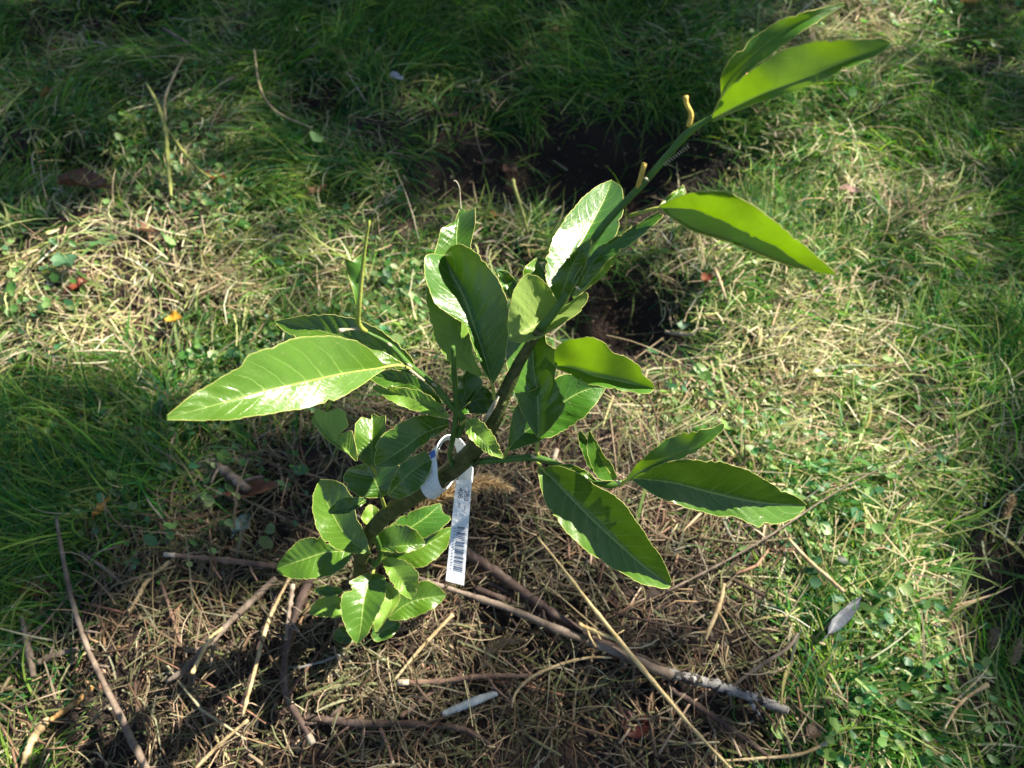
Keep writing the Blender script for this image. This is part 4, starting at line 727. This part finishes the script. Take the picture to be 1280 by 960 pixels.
# ------------------------------------------------------------------ shade tree, standing to the right beyond the frame; its crown dapples the ground
def toplane(P): P = np.asarray(P); return P[..., :2] - SUN[:2] * (P[..., 2:3] / SUN[2])
PP = np.vstack([np.asarray(p).reshape(-1, 3) for p in PLANT]); Q = toplane(PP); CELL = .01; ox, oy = -3.0, -3.0
keep = np.zeros((700, 700), bool); ii = ((Q[:, 0] - ox) / CELL).astype(int); jj = ((Q[:, 1] - oy) / CELL).astype(int)
rad_ = 5
for di in range(-rad_, rad_ + 1):
    for dj in range(-rad_, rad_ + 1):
        if di * di + dj * dj <= rad_ * rad_ + 1: keep[np.clip(ii + di, 0, 699), np.clip(jj + dj, 0, 699)] = True
n = 130000; gx = rng.uniform(-2.6, 2.6, n); gy = rng.uniform(-1.2, 3.0, n); s = fld(SHADE, gx, gy); s = np.clip(s + .35 * vnoise(gx, gy, 6, 21) * (s > .2) * (s < .9), 0, .995)
s = s - 1.6 * np.clip(vnoise(gx, gy, 5.5, 41) - .27, 0, 1) * (s > .6) * (gy > .95); s = np.clip(s, 0, .995); LAREA = .0013; kk = -np.log(1 - s) / LAREA; tot = n * 1.0 / (5.2 * 4.2)         # candidates per m2
cov = np.clip(kk / SUN[2] * SUN[2] / tot, 0, 1); ok = rng.random(n) < cov
ok &= ~keep[((gx - ox) / CELL).astype(int), ((gy - oy) / CELL).astype(int)]
gx, gy = gx[ok], gy[ok]; n = len(gx); tt = 5.2 + 1.9 * vnoise(gx, gy, 3, 22) * 2 + rng.normal(0, .5, n); tt = np.clip(tt, 3.6, 7.6)
C0 = np.stack([gx, gy, 0 * gx], -1) + SUN * tt[:, None]
nr = SUN + rng.normal(0, .45, (n, 3)); nr /= np.linalg.norm(nr, axis=1)[:, None]; e1 = np.cross(nr, rng.normal(size=(n, 3))); e1 /= np.linalg.norm(e1, axis=1)[:, None]; e2 = np.cross(nr, e1)
L_ = rng.uniform(.019, .036, n)[:, None]; W_ = L_ * .5; prof = [(-1, 0, 0), (-.4, .8, .1), (.3, .75, .1), (1, 0, 0), (.3, -.75, .1), (-.4, -.8, .1)]
V = np.stack([C0 + e1 * L_ * a + e2 * W_ * b_ + nr * L_ * c_ for a, b_, c_ in prof], 1).reshape(-1, 3)
F = (np.arange(n)[:, None, None] * 6 + np.array([[0, 1, 2, 3], [0, 3, 4, 5]])[None]).reshape(-1, 4)
tree = bpy.data.objects.new('shade_tree', None); COL.objects.link(tree); tl = np.array([4.9, 4.3, float(zg(4.9, 4.3))]); tree.location = tl
tree['label'] = 'leafy tree beyond the right of the photo that dapples the ground'; tree['category'] = 'tree'
link('crown', fastmesh('crown', V - tl, F, WEEDM, np.repeat(pal(n, [(.05, .11, .03), (.07, .14, .035)]), 6, 0)), tree, kind='stuff')
g = Geo(); top = np.array([4.6, 3.9, 3.0]); g.add(*tube_geo(np.array([tl + [0, 0, -.1], tl + [.03, -.05, 1.2], top]) - tl, [.17, .13, .09], 12)); link('trunk', g.build('trunk', [M_TREE]), tree)
made = 0
for _ in range(4000):
    e = C0[rng.integers(0, n)]; mid_ = (top + e) / 2 + np.array([0, 0, .35]); P = crv(np.array([top, mid_, e]), 12); q = toplane(P)
    if fld(SHADE, q[:, 0], q[:, 1])[inframe(q[:, 0], q[:, 1], 0)].min(initial=1) < .75: continue
    g = Geo(); g.add(*tube_geo(P - tl, np.linspace(.035, .005, 12), 7)); link('branch', g.build('branch', [M_TREE]), tree); made += 1
    if made == 16: break
